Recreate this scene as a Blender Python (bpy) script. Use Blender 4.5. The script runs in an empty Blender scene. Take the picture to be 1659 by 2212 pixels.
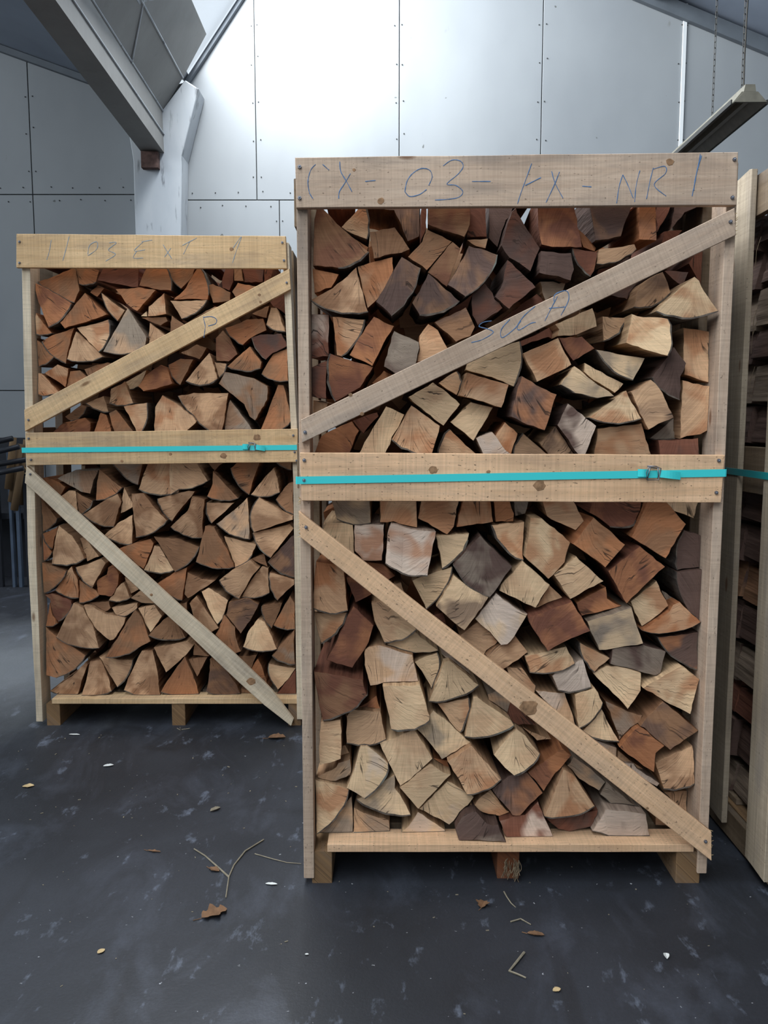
import bpy, bmesh, math, random
from mathutils import Vector, Matrix, noise
C = bpy.context.scene.collection
S = bpy.context.scene
PI = math.pi
R = math.radians

# ---------------------------------------------------------------- camera
cam_d = bpy.data.cameras.new('camera'); cam = bpy.data.objects.new('camera', cam_d); C.objects.link(cam)
cam_d.sensor_fit = 'VERTICAL'; cam_d.sensor_height = 36.0; cam_d.lens = 36.0*1800.0/2212.0
cam_d.clip_start = 0.05; cam_d.clip_end = 200
cam.location = (0, 0, 1.35); cam.rotation_euler = (R(90-6.3), 0, 0)
S.camera = cam
# ---------------------------------------------------------------- world (overcast daylight) and exposure
w = bpy.data.worlds.new('overcast_sky'); S.world = w; w.use_nodes = True
bgn = w.node_tree.nodes['Background']; bgn.inputs[0].default_value = (0.80, 0.90, 1.0, 1); bgn.inputs[1].default_value = 1.0
S.view_settings.view_transform = 'Standard'; S.view_settings.look = 'None'
S.view_settings.exposure = 0.0; S.view_settings.gamma = 1.0; S.view_settings.use_curve_mapping = False

def daylight_opening(name, loc, rot, sx, sy, power, col=(0.85, 0.93, 1.0)):
    """daylight entering through a real opening of the hall (roof glazing or the open gate)"""
    d = bpy.data.lights.new(name, 'AREA'); d.shape = 'RECTANGLE'; d.size = sx; d.size_y = sy
    d.energy = power; d.color = col
    o = bpy.data.objects.new(name, d); C.objects.link(o); o.location = loc; o.rotation_euler = rot
    return o
# roof glazing of the right bay: plane from (x -1.62, z 4.14) to (x -0.40, z 5.83)
daylight_opening('roof_glazing_daylight', (-.97, 6.05, 5.02), (0, R(-54.7), 0), 1.95, 2.1, 300, (.92, .96, 1.0))
daylight_opening('roof_glazing_daylight', (-.97, -.55, 5.02), (0, R(-54.7), 0), 1.95, 10.9, 600)
daylight_opening('left_roof_glazing_daylight', (-8.0, .6, 5.12), (0, R(-55), 0), 1.8, 13.0, 520)
daylight_opening('open_gate_daylight', (.3, -6.05, 1.9), (R(-90), 0, 0), 7.6, 3.7, 440)

# ---------------------------------------------------------------- node helpers
def nmat(name):
    m = bpy.data.materials.new(name); m.use_nodes = True
    nt = m.node_tree; b = nt.nodes['Principled BSDF']
    return m, nt, b
def N(nt, t, **kw):
    n = nt.nodes.new(t)
    for k, v in kw.items():
        if k.startswith('i_'): n.inputs[k[2:].replace('_', ' ')].default_value = v
        else: setattr(n, k, v)
    return n
def mapped(nt, src, scale, off=None):
    m = nt.nodes.new('ShaderNodeMapping'); m.inputs['Scale'].default_value = scale
    if off is not None: m.inputs['Location'].default_value = off
    nt.links.new(src, m.inputs['Vector']); return m.outputs[0]
def noise_n(nt, vec, scale, detail=3, rough=.55, dist=0):
    n = nt.nodes.new('ShaderNodeTexNoise'); n.inputs['Scale'].default_value = scale
    n.inputs['Detail'].default_value = detail; n.inputs['Roughness'].default_value = rough; n.inputs['Distortion'].default_value = dist
    nt.links.new(vec, n.inputs['Vector']); return n.outputs[0]
def ramp(nt, fac, a, b, ca=0.0, cb=1.0):
    n = nt.nodes.new('ShaderNodeMapRange'); n.clamp = True
    n.inputs[1].default_value = a; n.inputs[2].default_value = b; n.inputs[3].default_value = ca; n.inputs[4].default_value = cb
    nt.links.new(fac, n.inputs[0]); return n.outputs[0]
def mix(nt, fac, a, b, mode='MIX'):
    n = nt.nodes.new('ShaderNodeMix'); n.data_type = 'RGBA'; n.blend_type = mode
    for s, v in ((n.inputs[0], fac), (n.inputs[6], a), (n.inputs[7], b)):
        if isinstance(v, (int, float)): s.default_value = v
        elif isinstance(v, tuple): s.default_value = v if len(v) == 4 else v+(1,)
        else: nt.links.new(v, s)
    return n.outputs[2]
def mth(nt, op, a, b=0.0):
    n = nt.nodes.new('ShaderNodeMath'); n.operation = op
    for s, v in ((n.inputs[0], a), (n.inputs[1], b)):
        if isinstance(v, (int, float)): s.default_value = v
        else: nt.links.new(v, s)
    return n.outputs[0]
def bump(nt, b, h, strength=.3, dist=.004):
    n = nt.nodes.new('ShaderNodeBump'); n.inputs['Strength'].default_value = strength; n.inputs['Distance'].default_value = dist
    nt.links.new(h, n.inputs['Height']); nt.links.new(n.outputs[0], b.inputs['Normal'])
def attr(nt, name):
    n = nt.nodes.new('ShaderNodeAttribute'); n.attribute_name = name; return n.outputs['Color']
def rand_vec(nt, src):
    """object coordinates shifted by a random amount per object"""
    oi = nt.nodes.new('ShaderNodeObjectInfo')
    m = nt.nodes.new('ShaderNodeVectorMath'); m.operation = 'ADD'
    k = nt.nodes.new('ShaderNodeMath'); k.operation = 'MULTIPLY'; k.inputs[1].default_value = 37.0
    nt.links.new(oi.outputs['Random'], k.inputs[0])
    nt.links.new(src, m.inputs[0]); nt.links.new(k.outputs[0], m.inputs[1]); return m.outputs[0]
def lin(r, g, b):
    f = lambda c: ((c/255+.055)/1.055)**2.4 if c/255 > .04045 else c/255/12.92
    return (f(r), f(g), f(b), 1)

def make_end_grain():
    m, nt, b = nmat('end_grain')
    tc = nt.nodes.new('ShaderNodeTexCoord'); uv = nt.nodes.new('ShaderNodeUVMap'); uv.uv_map = 'grain'
    o = rand_vec(nt, tc.outputs['Object']); u = rand_vec(nt, uv.outputs[0])
    c1 = attr(nt, 'wood_a'); c2 = attr(nt, 'wood_b')
    blot = noise_n(nt, o, 11, 2, .5, .4)
    col = mix(nt, ramp(nt, blot, .44, .60), c1, c2)
    rays = noise_n(nt, mapped(nt, u, (260, 9, 1)), 1, 3, .6)
    col = mix(nt, 1.0, col, mix(nt, ramp(nt, rays, .25, .75), (.80, .78, .76), (1.14, 1.14, 1.14)), 'MULTIPLY')
    saw = noise_n(nt, mapped(nt, o, (18, 18, 240)), 1, 2, .5)
    col = mix(nt, .5, col, mix(nt, ramp(nt, saw, .35, .65), (.84, .84, .84), (1.1, 1.1, 1.1)), 'MULTIPLY')
    big = noise_n(nt, o, 5, 2)
    col = mix(nt, 1.0, col, mix(nt, ramp(nt, big, .3, .7), (.78, .76, .76), (1.16, 1.15, 1.12)), 'MULTIPLY')
    spk = noise_n(nt, o, 230, 1)
    col = mix(nt, ramp(nt, spk, .72, .80, 0, .6), col, (.03, .02, .015))
    crk = noise_n(nt, mapped(nt, u, (48, 3, 1)), 1, 2, .5, .15)
    line = mth(nt, 'ABSOLUTE', mth(nt, 'SUBTRACT', crk, .5))
    msk = noise_n(nt, mapped(nt, u, (20, 9, 1), (7, 3, 0)), 1, 1)
    cf = mth(nt, 'MULTIPLY', ramp(nt, line, .004, .012, 1, 0), ramp(nt, msk, .50, .58, 0, .85))
    col = mix(nt, cf, col, (.035, .022, .016))
    nt.links.new(col, b.inputs['Base Color']); b.inputs['Roughness'].default_value = .85
    b.inputs['Specular IOR Level'].default_value = .2
    bump(nt, b, rays, .35, .003)
    return m
def make_split_side():
    m, nt, b = nmat('split_wood_side')
    tc = nt.nodes.new('ShaderNodeTexCoord'); o = rand_vec(nt, tc.outputs['Object'])
    c1 = attr(nt, 'wood_a')
    f = noise_n(nt, mapped(nt, o, (70, 4, 70)), 1, 4, .6)
    col = mix(nt, 1.0, c1, mix(nt, ramp(nt, f, .3, .7), (.36, .32, .30), (.84, .79, .74)), 'MULTIPLY')
    nt.links.new(col, b.inputs['Base Color']); b.inputs['Roughness'].default_value = .9
    b.inputs['Specular IOR Level'].default_value = .15
    bump(nt, b, f, .6, .006)
    return m
def make_bark():
    m, nt, b = nmat('beech_bark')
    tc = nt.nodes.new('ShaderNodeTexCoord'); o = rand_vec(nt, tc.outputs['Object'])
    f = noise_n(nt, mapped(nt, o, (40, 14, 40)), 1, 4, .65)
    col = mix(nt, ramp(nt, f, .35, .65), lin(62, 52, 46), lin(112, 100, 88))
    g = noise_n(nt, o, 9, 2)
    col = mix(nt, ramp(nt, g, .62, .72), col, lin(120, 122, 112))
    nt.links.new(col, b.inputs['Base Color']); b.inputs['Roughness'].default_value = .95
    bump(nt, b, f, .6, .005)
    return m
def make_board(name, a, bcol, weather=.5, spots=.5):
    """rough sawn plank: u along the board, v across it (metres)"""
    m, nt, b = nmat(name)
    uv = nt.nodes.new('ShaderNodeUVMap'); uv.uv_map = 'grain'; u = rand_vec(nt, uv.outputs[0])
    f = noise_n(nt, mapped(nt, u, (2.2, 60, 1)), 1, 4, .6, .6)
    rings = noise_n(nt, mapped(nt, u, (1.6, 16, 1)), 1, 1, .4, 1.5)
    wv = mth(nt, 'SINE', mth(nt, 'MULTIPLY', rings, 70.0))
    col = mix(nt, ramp(nt, f, .3, .7), a, bcol)
    col = mix(nt, ramp(nt, wv, .0, 1, 0, .42), col, tuple(c*.72 for c in a[:3]))
    wn = noise_n(nt, mapped(nt, u, (2.5, 14, 1)), 1, 3, .6)
    col = mix(nt, ramp(nt, wn, .5, .72, 0, weather), col, lin(128, 118, 110))
    saw = noise_n(nt, mapped(nt, u, (170, 3, 1)), 1, 1)
    col = mix(nt, 1.0, col, mix(nt, ramp(nt, saw, .3, .7), (.90, .90, .90), (1.05, 1.05, 1.05)), 'MULTIPLY')
    big = noise_n(nt, mapped(nt, u, (3, 3, 1)), 1, 2)
    col = mix(nt, 1.0, col, mix(nt, ramp(nt, big, .3, .7), (.84, .82, .80), (1.1, 1.1, 1.1)), 'MULTIPLY')
    vor = nt.nodes.new('ShaderNodeTexVoronoi'); vor.inputs['Scale'].default_value = 1.0; vor.inputs['Randomness'].default_value = 1
    nt.links.new(mapped(nt, u, (3.2, 9, 1)), vor.inputs['Vector'])
    col = mix(nt, ramp(nt, vor.outputs['Distance'], .055, .10, .75, 0), col, lin(105, 68, 42))
    spk = noise_n(nt, mapped(nt, u, (110, 190, 1)), 1, 1)
    col = mix(nt, ramp(nt, spk, .68, .76, 0, spots), col, lin(70, 55, 45))
    nt.links.new(col, b.inputs['Base Color']); b.inputs['Roughness'].default_value = .85
    b.inputs['Specular IOR Level'].default_value = .2
    bump(nt, b, f, .25, .003)
    return m
def plain(name, col, rough=.6, metal=0, var=.0, scale=8, spec=.3):
    m, nt, b = nmat(name)
    if var:
        tc = nt.nodes.new('ShaderNodeTexCoord'); n = noise_n(nt, rand_vec(nt, tc.outputs['Object']), scale, 4)
        c = mix(nt, ramp(nt, n, .3, .7), tuple(x*(1-var) for x in col[:3]), tuple(min(1, x*(1+var)) for x in col[:3]))
        nt.links.new(c, b.inputs['Base Color'])
    else: b.inputs['Base Color'].default_value = col
    b.inputs['Roughness'].default_value = rough; b.inputs['Metallic'].default_value = metal
    b.inputs['Specular IOR Level'].default_value = spec
    return m
def make_floor():
    m, nt, b = nmat('stained_asphalt_floor')
    tc = nt.nodes.new('ShaderNodeTexCoord'); o = tc.outputs['Object']
    f = noise_n(nt, o, 1.3, 5, .6, .5); g = noise_n(nt, mapped(nt, o, (3.2, 1.5, 1), (4, 2, 0)), 1, 6, .65, .8)
    col = mix(nt, ramp(nt, f, .35, .65), lin(29, 31, 36), lin(45, 47, 53))
    col = mix(nt, ramp(nt, g, .50, .68, 0, .55), col, lin(74, 78, 88))
    h = noise_n(nt, mapped(nt, o, (13, 6, 1), (1, 7, 0)), 1, 5, .7, .2)
    col = mix(nt, ramp(nt, h, .60, .76, 0, .65), col, lin(122, 129, 144))
    d = noise_n(nt, mapped(nt, o, (1.1, 2.0, 1), (9, 1, 0)), 1, 4, .6, 1.0)
    col = mix(nt, ramp(nt, d, .58, .68, 0, .6), col, lin(27, 27, 30))
    st = noise_n(nt, mapped(nt, o, (6, .9, 1), (3, 3, 0)), 1, 3, .6)
    col = mix(nt, ramp(nt, st, .62, .70, 0, .5), col, lin(30, 30, 33))
    s = noise_n(nt, o, 60, 2)
    col = mix(nt, ramp(nt, s, .73, .77, 0, .8), col, lin(165, 165, 168))
    # floor beside the far crate painted paler, standing in for daylight from the left
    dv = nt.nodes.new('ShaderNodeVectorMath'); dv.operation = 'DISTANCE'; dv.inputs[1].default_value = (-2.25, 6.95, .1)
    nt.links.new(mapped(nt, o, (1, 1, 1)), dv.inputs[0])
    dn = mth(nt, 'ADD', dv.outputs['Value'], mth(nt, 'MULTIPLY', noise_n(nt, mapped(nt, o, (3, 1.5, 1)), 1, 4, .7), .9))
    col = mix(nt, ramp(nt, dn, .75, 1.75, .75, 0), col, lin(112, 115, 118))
    fine = noise_n(nt, o, 110, 3, .7)
    col = mix(nt, 1.0, col, mix(nt, ramp(nt, fine, .3, .7), (.86, .86, .86), (1.12, 1.12, 1.12)), 'MULTIPLY')
    nt.links.new(col, b.inputs['Base Color'])
    r = ramp(nt, g, .3, .7, .62, .45); nt.links.new(r, b.inputs['Roughness']); b.inputs['Specular IOR Level'].default_value = .45
    bump(nt, b, fine, .25, .003)
    return m
def make_panel():
    m, nt, b = nmat('painted_wall_board')
    tc = nt.nodes.new('ShaderNodeTexCoord'); o = tc.outputs['Object']
    f = noise_n(nt, mapped(nt, o, (.8, .8, .5)), 1, 4, .6)
    col = mix(nt, ramp(nt, f, .3, .7), lin(127, 131, 134), lin(143, 147, 149))
    g = noise_n(nt, mapped(nt, o, (7, 7, 3.3)), 1, 3, .7)
    col = mix(nt, ramp(nt, g, .72, .80, 0, .55), col, lin(112, 112, 106))
    s = noise_n(nt, o, 14, 1)
    col = mix(nt, ramp(nt, s, .80, .82, 0, .8), col, lin(70, 70, 68))
    nt.links.new(col, b.inputs['Base Color']); b.inputs['Roughness'].default_value = .6
    return m
def make_concrete(name, a, c, dark=.6):
    m, nt, b = nmat(name)
    tc = nt.nodes.new('ShaderNodeTexCoord'); o = tc.outputs['Object']
    f = noise_n(nt, mapped(nt, o, (3, 3, 1.2)), 1, 5, .6)
    col = mix(nt, ramp(nt, f, .3, .7), a, c)
    g = noise_n(nt, mapped(nt, o, (13, 13, 2.2), (5, 0, 1)), 1, 4, .65, .4)
    col = mix(nt, ramp(nt, g, .60, .70, 0, dark), col, lin(58, 62, 66))
    nt.links.new(col, b.inputs['Base Color']); b.inputs['Roughness'].default_value = .75
    bump(nt, b, f, .15, .01)
    return m

M = dict(
    end=make_end_grain(), side=make_split_side(), bark=make_bark(),
    board_near=make_board('sawn_board_near', lin(202, 178, 156), lin(182, 156, 134), .6, .6),
    board_warm=make_board('sawn_board_warm', lin(240, 198, 158), lin(220, 178, 138), .3, .7),
    board_far=make_board('sawn_board_far', lin(226, 192, 148), lin(206, 170, 126), .4, .35),
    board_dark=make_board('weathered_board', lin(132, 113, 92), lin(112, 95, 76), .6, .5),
    board_grey=make_board('grey_board', lin(176, 160, 138), lin(150, 134, 114), .6, .6),
    board_pale=make_board('pale_brace_board', lin(228, 212, 186), lin(204, 184, 156), .45, .25),
    runner=make_board('dirty_runner', lin(150, 118, 84), lin(112, 88, 64), .5, .9),
    orange=make_board('broken_orange_wood', lin(132, 80, 50), lin(96, 60, 42), .2, .5),
    strap=plain('turquoise_strap', lin(60, 205, 205), .38, spec=.5),
    strap_dark=plain('teal_strap', lin(30, 140, 142), .4, spec=.5),
    steel=plain('zinc_wire', (.22, .22, .24, 1), .4, 1),
    nail=plain('nail_steel', (.20, .21, .24, 1), .4, .8),
    crayon=plain('blue_crayon', lin(88, 116, 150), .9, var=.3, scale=60), crayon_soft=plain('faint_blue_crayon', lin(142, 152, 158), .9, var=.15, scale=60),
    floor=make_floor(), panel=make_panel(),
    gap=plain('dark_joint', lin(60, 62, 62), .9),
    concrete=make_concrete('painted_concrete_column', lin(164, 170, 176), lin(186, 190, 192), .75),
    concrete_beam=make_concrete('concrete_gutter_beam', lin(128, 127, 124), lin(144, 143, 139), .10),
    roof=plain('grey_roof_sheet', lin(128, 137, 150), .6, var=.12, scale=2),
    trim=plain('grey_trim', lin(92, 98, 104), .6, var=.1), white_trim=plain('white_cover_strip', lin(215, 218, 218), .4),
    rust=plain('rusty_bracket', lin(92, 72, 66), .9, var=.3, scale=30),
    frame=plain('glazing_bar', lin(150, 155, 160), .5),
    lamp=plain('dusty_lamp_housing', lin(112, 108, 96), .6, var=.15, scale=20), lamp_dark=plain('lamp_rim', lin(52, 52, 50), .7),
    chain=plain('dark_chain', lin(58, 56, 52), .5, .7),
    black=plain('black_painted_steel', lin(34, 36, 42), .45, var=.2), bluegrey=plain('blue_grey_steel', lin(70, 82, 98), .6, var=.2),
    handle=make_board('old_handle_wood', lin(128, 104, 76), lin(104, 84, 62), .3, .3),
    leaf=plain('dry_leaf', lin(112, 82, 58), .8, var=.35, scale=40), leaf_light=plain('pale_leaf', lin(186, 160, 118), .8, var=.25, scale=40),
    paper=plain('pale_scrap', lin(205, 205, 200), .8, var=.1, scale=40), twig=plain('dry_twig', lin(132, 122, 104), .9, var=.2, scale=60),
    knot=plain('brown_knot', lin(146, 112, 82), .85, var=.4, scale=70),
    fibre=plain('wood_fibre', lin(112, 96, 76), .9, var=.3, scale=60),
)
gm, gnt, gb = nmat('dusty_roof_glass')
gb.inputs['Base Color'].default_value = (.9, .95, 1, 1); gb.inputs['Roughness'].default_value = .3
tr = gnt.nodes.new('ShaderNodeBsdfTransparent'); mx = gnt.nodes.new('ShaderNodeMixShader'); mx.inputs[0].default_value = .12
gnt.links.new(tr.outputs[0], mx.inputs[1]); gnt.links.new(gb.outputs[0], mx.inputs[2])
gnt.links.new(mx.outputs[0], gnt.nodes['Material Output'].inputs[0]); M['glass'] = gm

# ---------------------------------------------------------------- object helpers
def link(name, me, parent=None, loc=None):
    o = bpy.data.objects.new(name, me); C.objects.link(o)
    if loc is not None: o.location = loc
    if parent is not None: o.parent = parent
    return o
def tag(o, label=None, cat=None, group=None, kind=None):
    if label: o['label'] = label
    if cat: o['category'] = cat
    if group: o['group'] = group
    if kind: o['kind'] = kind
    return o
def thing(name, loc, label, cat, group=None):
    o = bpy.data.objects.new(name, None); C.objects.link(o); o.location = loc; o.empty_display_size = .1
    return tag(o, label, cat, group)
def wloc(p):
    v = Vector((0, 0, 0))
    while p is not None: v += Vector(p.location); p = p.parent
    return v

def rough_outline(pts, rnd, seg=.03, jit=.0012):
    """pts: (a, b, flag) corners, counter-clockwise; returns list of (a, b, is_arc)"""
    out = []; n = len(pts)
    for i in range(n):
        a = pts[i]; c = pts[(i+1) % n]; fl = a[2] if len(a) > 2 else 0
        dx, dz = c[0]-a[0], c[1]-a[1]; ln = math.hypot(dx, dz) or 1e-6
        nx, nz = dz/ln, -dx/ln                     # outward for ccw
        k = max(1, min(7, int(ln/seg)))
        if fl: k = max(5, k)
        bul = {0: 0, 1: .10, 2: .17}[fl]*ln
        wav = (rnd.random()-.5)*.05*ln if (not fl and jit > 0 and len(a) > 2) else 0
        for j in range(k):
            t = j/k; b = bul*4*t*(1-t) + wav*math.sin(PI*t)
            if j: b += rnd.uniform(-1, 1)*jit*(1.4 if fl else 1)
            out.append((a[0]+dx*t+nx*b, a[1]+dz*t+nz*b, 1 if fl else 0))
    return out

def log_mesh(pts, length, rnd, ca, cb, bd=None, ring=None):
    """split firewood billet; its sawn face lies near y = 0, the body runs to +y. Returns wood mesh, bark mesh"""
    if ring is None: ring = rough_outline(pts, rnd, .015, .0017)
    if bd: ring = [(min(max(p[0], bd[0]), bd[1]), max(p[1], bd[2]), p[2]) for p in ring]
    n = len(ring); cx = sum(p[0] for p in ring)/n; cz = sum(p[1] for p in ring)/n
    R0 = max(math.hypot(p[0]-cx, p[1]-cz) for p in ring)
    tx, tz = rnd.uniform(-.09, .09), rnd.uniform(-.09, .09)
    sx, sz = rnd.uniform(-.012, .012), rnd.uniform(-.004, .010)
    if bd:
        xs_ = [p[0] for p in ring]; zs_ = [p[1] for p in ring]
        if min(xs_) < bd[0]+.03: sx = abs(sx)*.3
        if max(xs_) > bd[1]-.03: sx = -abs(sx)*.3
        if min(zs_) < bd[2]+.03: sz = abs(sz)*.2
    arcs = [p for p in ring if p[2]]
    if arcs:
        ax = sum(p[0] for p in arcs)/len(arcs); az = sum(p[1] for p in arcs)/len(arcs)
        far = max(ring, key=lambda p: (p[0]-ax)**2+(p[1]-az)**2)
        pith = (far[0]+(far[0]-ax)*.12, far[1]+(far[1]-az)*.12)
    else:
        an = rnd.uniform(0, 2*PI); pith = (cx+math.cos(an)*R0*1.7, cz+math.sin(an)*R0*1.7)
    bm = bmesh.new()
    uvl = bm.loops.layers.uv.new('grain')
    la = bm.verts.layers.float_color.new('wood_a'); lb = bm.verts.layers.float_color.new('wood_b')
    def v(x, y, z):
        q = bm.verts.new((x, y, z)); q[la] = ca; q[lb] = cb; return q
    def R_(k, y, wob=0.0, tilt=True):
        return [v(cx+(p[0]-cx)*k+rnd.uniform(-wob, wob)+sx*y/.33, y+((p[0]-cx)*tx+(p[1]-cz)*tz if tilt else 0),
                  cz+(p[1]-cz)*k+rnd.uniform(-wob, wob)+sz*y/.33) for p in ring]
    r0 = R_(.985, 0.0); r1 = R_(1.0, .0025); r2 = R_(.95, length*.5, .0015, False); r3 = R_(.89, length, .0015, False)
    f = bm.faces.new(list(reversed(r0))) if False else bm.faces.new(r0); f.material_index = 0
    for lp in f.loops:
        x, z = lp.vert.co.x, lp.vert.co.z
        d = math.hypot(x-pith[0], z-pith[1]); a = math.atan2(z-pith[1], x-pith[0])
        lp[uvl].uv = (a*R0*1.2, d)
    for A, B in ((r0, r1), (r1, r2), (r2, r3)):
        for i in range(n):
            j = (i+1) % n
            q = bm.faces.new((A[j], A[i], B[i], B[j])); q.material_index = 1
    q = bm.faces.new(list(reversed(r3))); q.material_index = 0
    bmesh.ops.triangulate(bm, faces=[f])
    bm.normal_update()
    me = bpy.data.meshes.new('firewood_log'); bm.to_mesh(me); bm.free()
    me.materials.append(M['end']); me.materials.append(M['side'])
    bark = None
    if arcs:
        bm = bmesh.new(); idx = [i for i in range(n) if ring[i][2]]
        idx = idx+[(idx[-1]+1) % n] if (idx[-1]+1) % n not in idx else idx
        # make a contiguous run starting at the first arc corner
        st = [i for i in range(n) if ring[i][2] and not ring[i-1][2]]
        for s0 in st or [0]:
            run = [s0]; k = s0
            while ring[k][2] and len(run) <= n:
                k = (k+1) % n; run.append(k)
            th = rnd.uniform(.0022, .0042); prev = None
            for q_, i in enumerate(run):
                p = ring[i]; dx, dz = p[0]-pith[0], p[1]-pith[1]; d = math.hypot(dx, dz) or 1; dx /= d; dz /= d
                e = th*(.4 if q_ in (0, len(run)-1) else 1)*rnd.uniform(.7, 1.3)
                col = []
                for y, kk in ((-.0005, 1.0), (length*.5, .95), (length*.99, .89)):
                    bx = cx+(p[0]-cx)*kk+sx*y/.33; bz = cz+(p[1]-cz)*kk+sz*y/.33
                    yy = y+((p[0]-cx)*tx+(p[1]-cz)*tz if y < .01 else 0)
                    col.append((bm.verts.new((bx-dx*.0015, yy, bz-dz*.0015)), bm.verts.new((bx+dx*e, yy, bz+dz*e) if not bd else (min(max(bx+dx*e, bd[0]-.0005), bd[1]+.0005), yy, max(bz+dz*e, bd[2]-.0005)))))
                if prev:
                    for a_, b_ in zip(range(2), range(1, 3)):
                        bm.faces.new((prev[a_][1], prev[b_][1], col[b_][1], col[a_][1]))
                        bm.faces.new((prev[a_][0], col[a_][0], col[b_][0], prev[b_][0]))
                    bm.faces.new((prev[0][0], prev[0][1], col[0][1], col[0][0]))
                    bm.faces.new((prev[2][0], col[2][0], col[2][1], prev[2][1]))
                else:
                    for a_, b_ in zip(range(2), range(1, 3)): bm.faces.new((col[a_][0], col[b_][0], col[b_][1], col[a_][1]))
                prev = col
            for a_, b_ in zip(range(2), range(1, 3)): bm.faces.new((prev[a_][0], prev[a_][1], prev[b_][1], prev[b_][0]))
        bmesh.ops.recalc_face_normals(bm, faces=bm.faces)
        bark = bpy.data.meshes.new('bark'); bm.to_mesh(bark); bm.free(); bark.materials.append(M['bark'])
    return me, bark

AX = {'y': lambda a, b, c: (a, c, b), 'x': lambda a, b, c: (c, a, b), 'z': lambda a, b, c: (a, b, c)}
def slab(name, pts, axis, c0, c1, mat, parent=None, seed=0, jit=.0008, seg=.12, bev=.0015, split=None, label=None):
    """a board: outline pts (pairs) in the plane normal to axis, extruded c0..c1; grain uv runs along its longest edge"""
    rnd = random.Random(seed*7+13); A = sum(pts[i][0]*pts[(i+1) % len(pts)][1]-pts[(i+1) % len(pts)][0]*pts[i][1] for i in range(len(pts)))
    if A < 0: pts = list(reversed(pts))
    e = max(range(len(pts)), key=lambda i: math.dist(pts[i], pts[(i+1) % len(pts)]))
    p, q = pts[e], pts[(e+1) % len(pts)]; L = math.dist(p, q); ux, uz = (q[0]-p[0])/L, (q[1]-p[1])/L
    ring = []
    for i in range(len(pts)):
        a, b = pts[i], pts[(i+1) % len(pts)]; ln = math.dist(a, b); k = max(1, min(10, int(ln/seg)))
        for j in range(k):
            t = j/k; d = rnd.uniform(-jit, jit) if j else 0
            ring.append((a[0]+(b[0]-a[0])*t+d, a[1]+(b[1]-a[1])*t+d))
    n = len(ring); cx = sum(r[0] for r in ring)/n; cz = sum(r[1] for r in ring)/n
    org = wloc(parent) if parent is not None else Vector(AX[axis](cx, cz, (c0+c1)/2))
    bm = bmesh.new(); uvl = bm.loops.layers.uv.new('grain'); f3 = AX[axis]
    def rg(c, inset):
        out = []
        for r in ring:
            d = math.hypot(r[0]-cx, r[1]-cz) or 1
            # inset towards the outline's long axis
            vx, vz = r[0]-cx, r[1]-cz; s = vx*ux+vz*uz; t = -vx*uz+vz*ux
            t2 = t-math.copysign(min(inset, abs(t)), t); s2 = s-math.copysign(min(inset, abs(s)), s)
            out.append(bm.verts.new(Vector(f3(cx+s2*ux-t2*uz, cz+s2*uz+t2*ux, c))-org))
        return out
    b_ = min(bev, abs(c1-c0)*.3); sg = 1 if c1 > c0 else -1
    rr = [rg(c0, b_), rg(c0+sg*b_, 0), rg(c1-sg*b_, 0), rg(c1, b_)]
    bm.faces.new(rr[0]); bm.faces.new(list(reversed(rr[3])))
    for A_, B_ in zip(rr, rr[1:]):
        for i in range(n):
            j = (i+1) % n; bm.faces.new((A_[j], A_[i], B_[i], B_[j]))
    bmesh.ops.recalc_face_normals(bm, faces=bm.faces)
    inv = {'y': lambda c: (c.x, c.z, c.y), 'x': lambda c: (c.y, c.z, c.x), 'z': lambda c: (c.x, c.y, c.z)}[axis]
    for f in bm.faces:
        for lp in f.loops:
            a, b, c = inv(lp.vert.co+org); s = (a-cx)*ux+(b-cz)*uz; t = -(a-cx)*uz+(b-cz)*ux
            lp[uvl].uv = (s, t+(c-c0))
    me = bpy.data.meshes.new(name); bm.to_mesh(me); bm.free(); me.materials.append(M[mat])
    o = link(name, me, parent, None if parent is not None else org)
    if label: o['label'] = label
    return o
def box(name, x0, x1, y0, y1, z0, z1, mat, parent=None, **k):
    ax = min((('x', x1-x0), ('y', y1-y0), ('z', z1-z0)), key=lambda t: t[1])[0]
    if ax == 'x': return slab(name, [(y0, z0), (y1, z0), (y1, z1), (y0, z1)], 'x', x0, x1, mat, parent, **k)
    if ax == 'y': return slab(name, [(x0, z0), (x1, z0), (x1, z1), (x0, z1)], 'y', y0, y1, mat, parent, **k)
    return slab(name, [(x0, y0), (x1, y0), (x1, y1), (x0, y1)], 'z', z0, z1, mat, parent, **k)
def tube(bm, pts, r, n=6, flat=None):
    """closed tube along pts (Vectors); flat squashes it along y"""
    rings = []
    for i, p in enumerate(pts):
        p = Vector(p); t = (Vector(pts[min(i+1, len(pts)-1)])-Vector(pts[max(i-1, 0)])).normalized()
        up = Vector((0, 1, 0)) if abs(t.y) < .8 else Vector((1, 0, 0))
        a = t.cross(up).normalized(); b = t.cross(a).normalized(); rr = r[i] if isinstance(r, (list, tuple)) else r
        ring = []
        for k in range(n):
            an = 2*PI*k/n; o = a*math.cos(an)*rr+b*math.sin(an)*rr
            if flat: o.y *= flat
            ring.append(bm.verts.new(p+o))
        rings.append(ring)
    for A, B in zip(rings, rings[1:]):
        for k in range(n): bm.faces.new((A[k], A[(k+1) % n], B[(k+1) % n], B[k]))
    bm.faces.new(list(reversed(rings[0]))); bm.faces.new(rings[-1])
def mobj(name, bm, mat, parent=None, loc=None, smooth=False):
    bmesh.ops.recalc_face_normals(bm, faces=bm.faces)
    me = bpy.data.meshes.new(name); bm.to_mesh(me); bm.free(); me.materials.append(M[mat])
    if smooth:
        for p in me.polygons: p.use_smooth = True
    return link(name, me, parent, loc)

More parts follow.
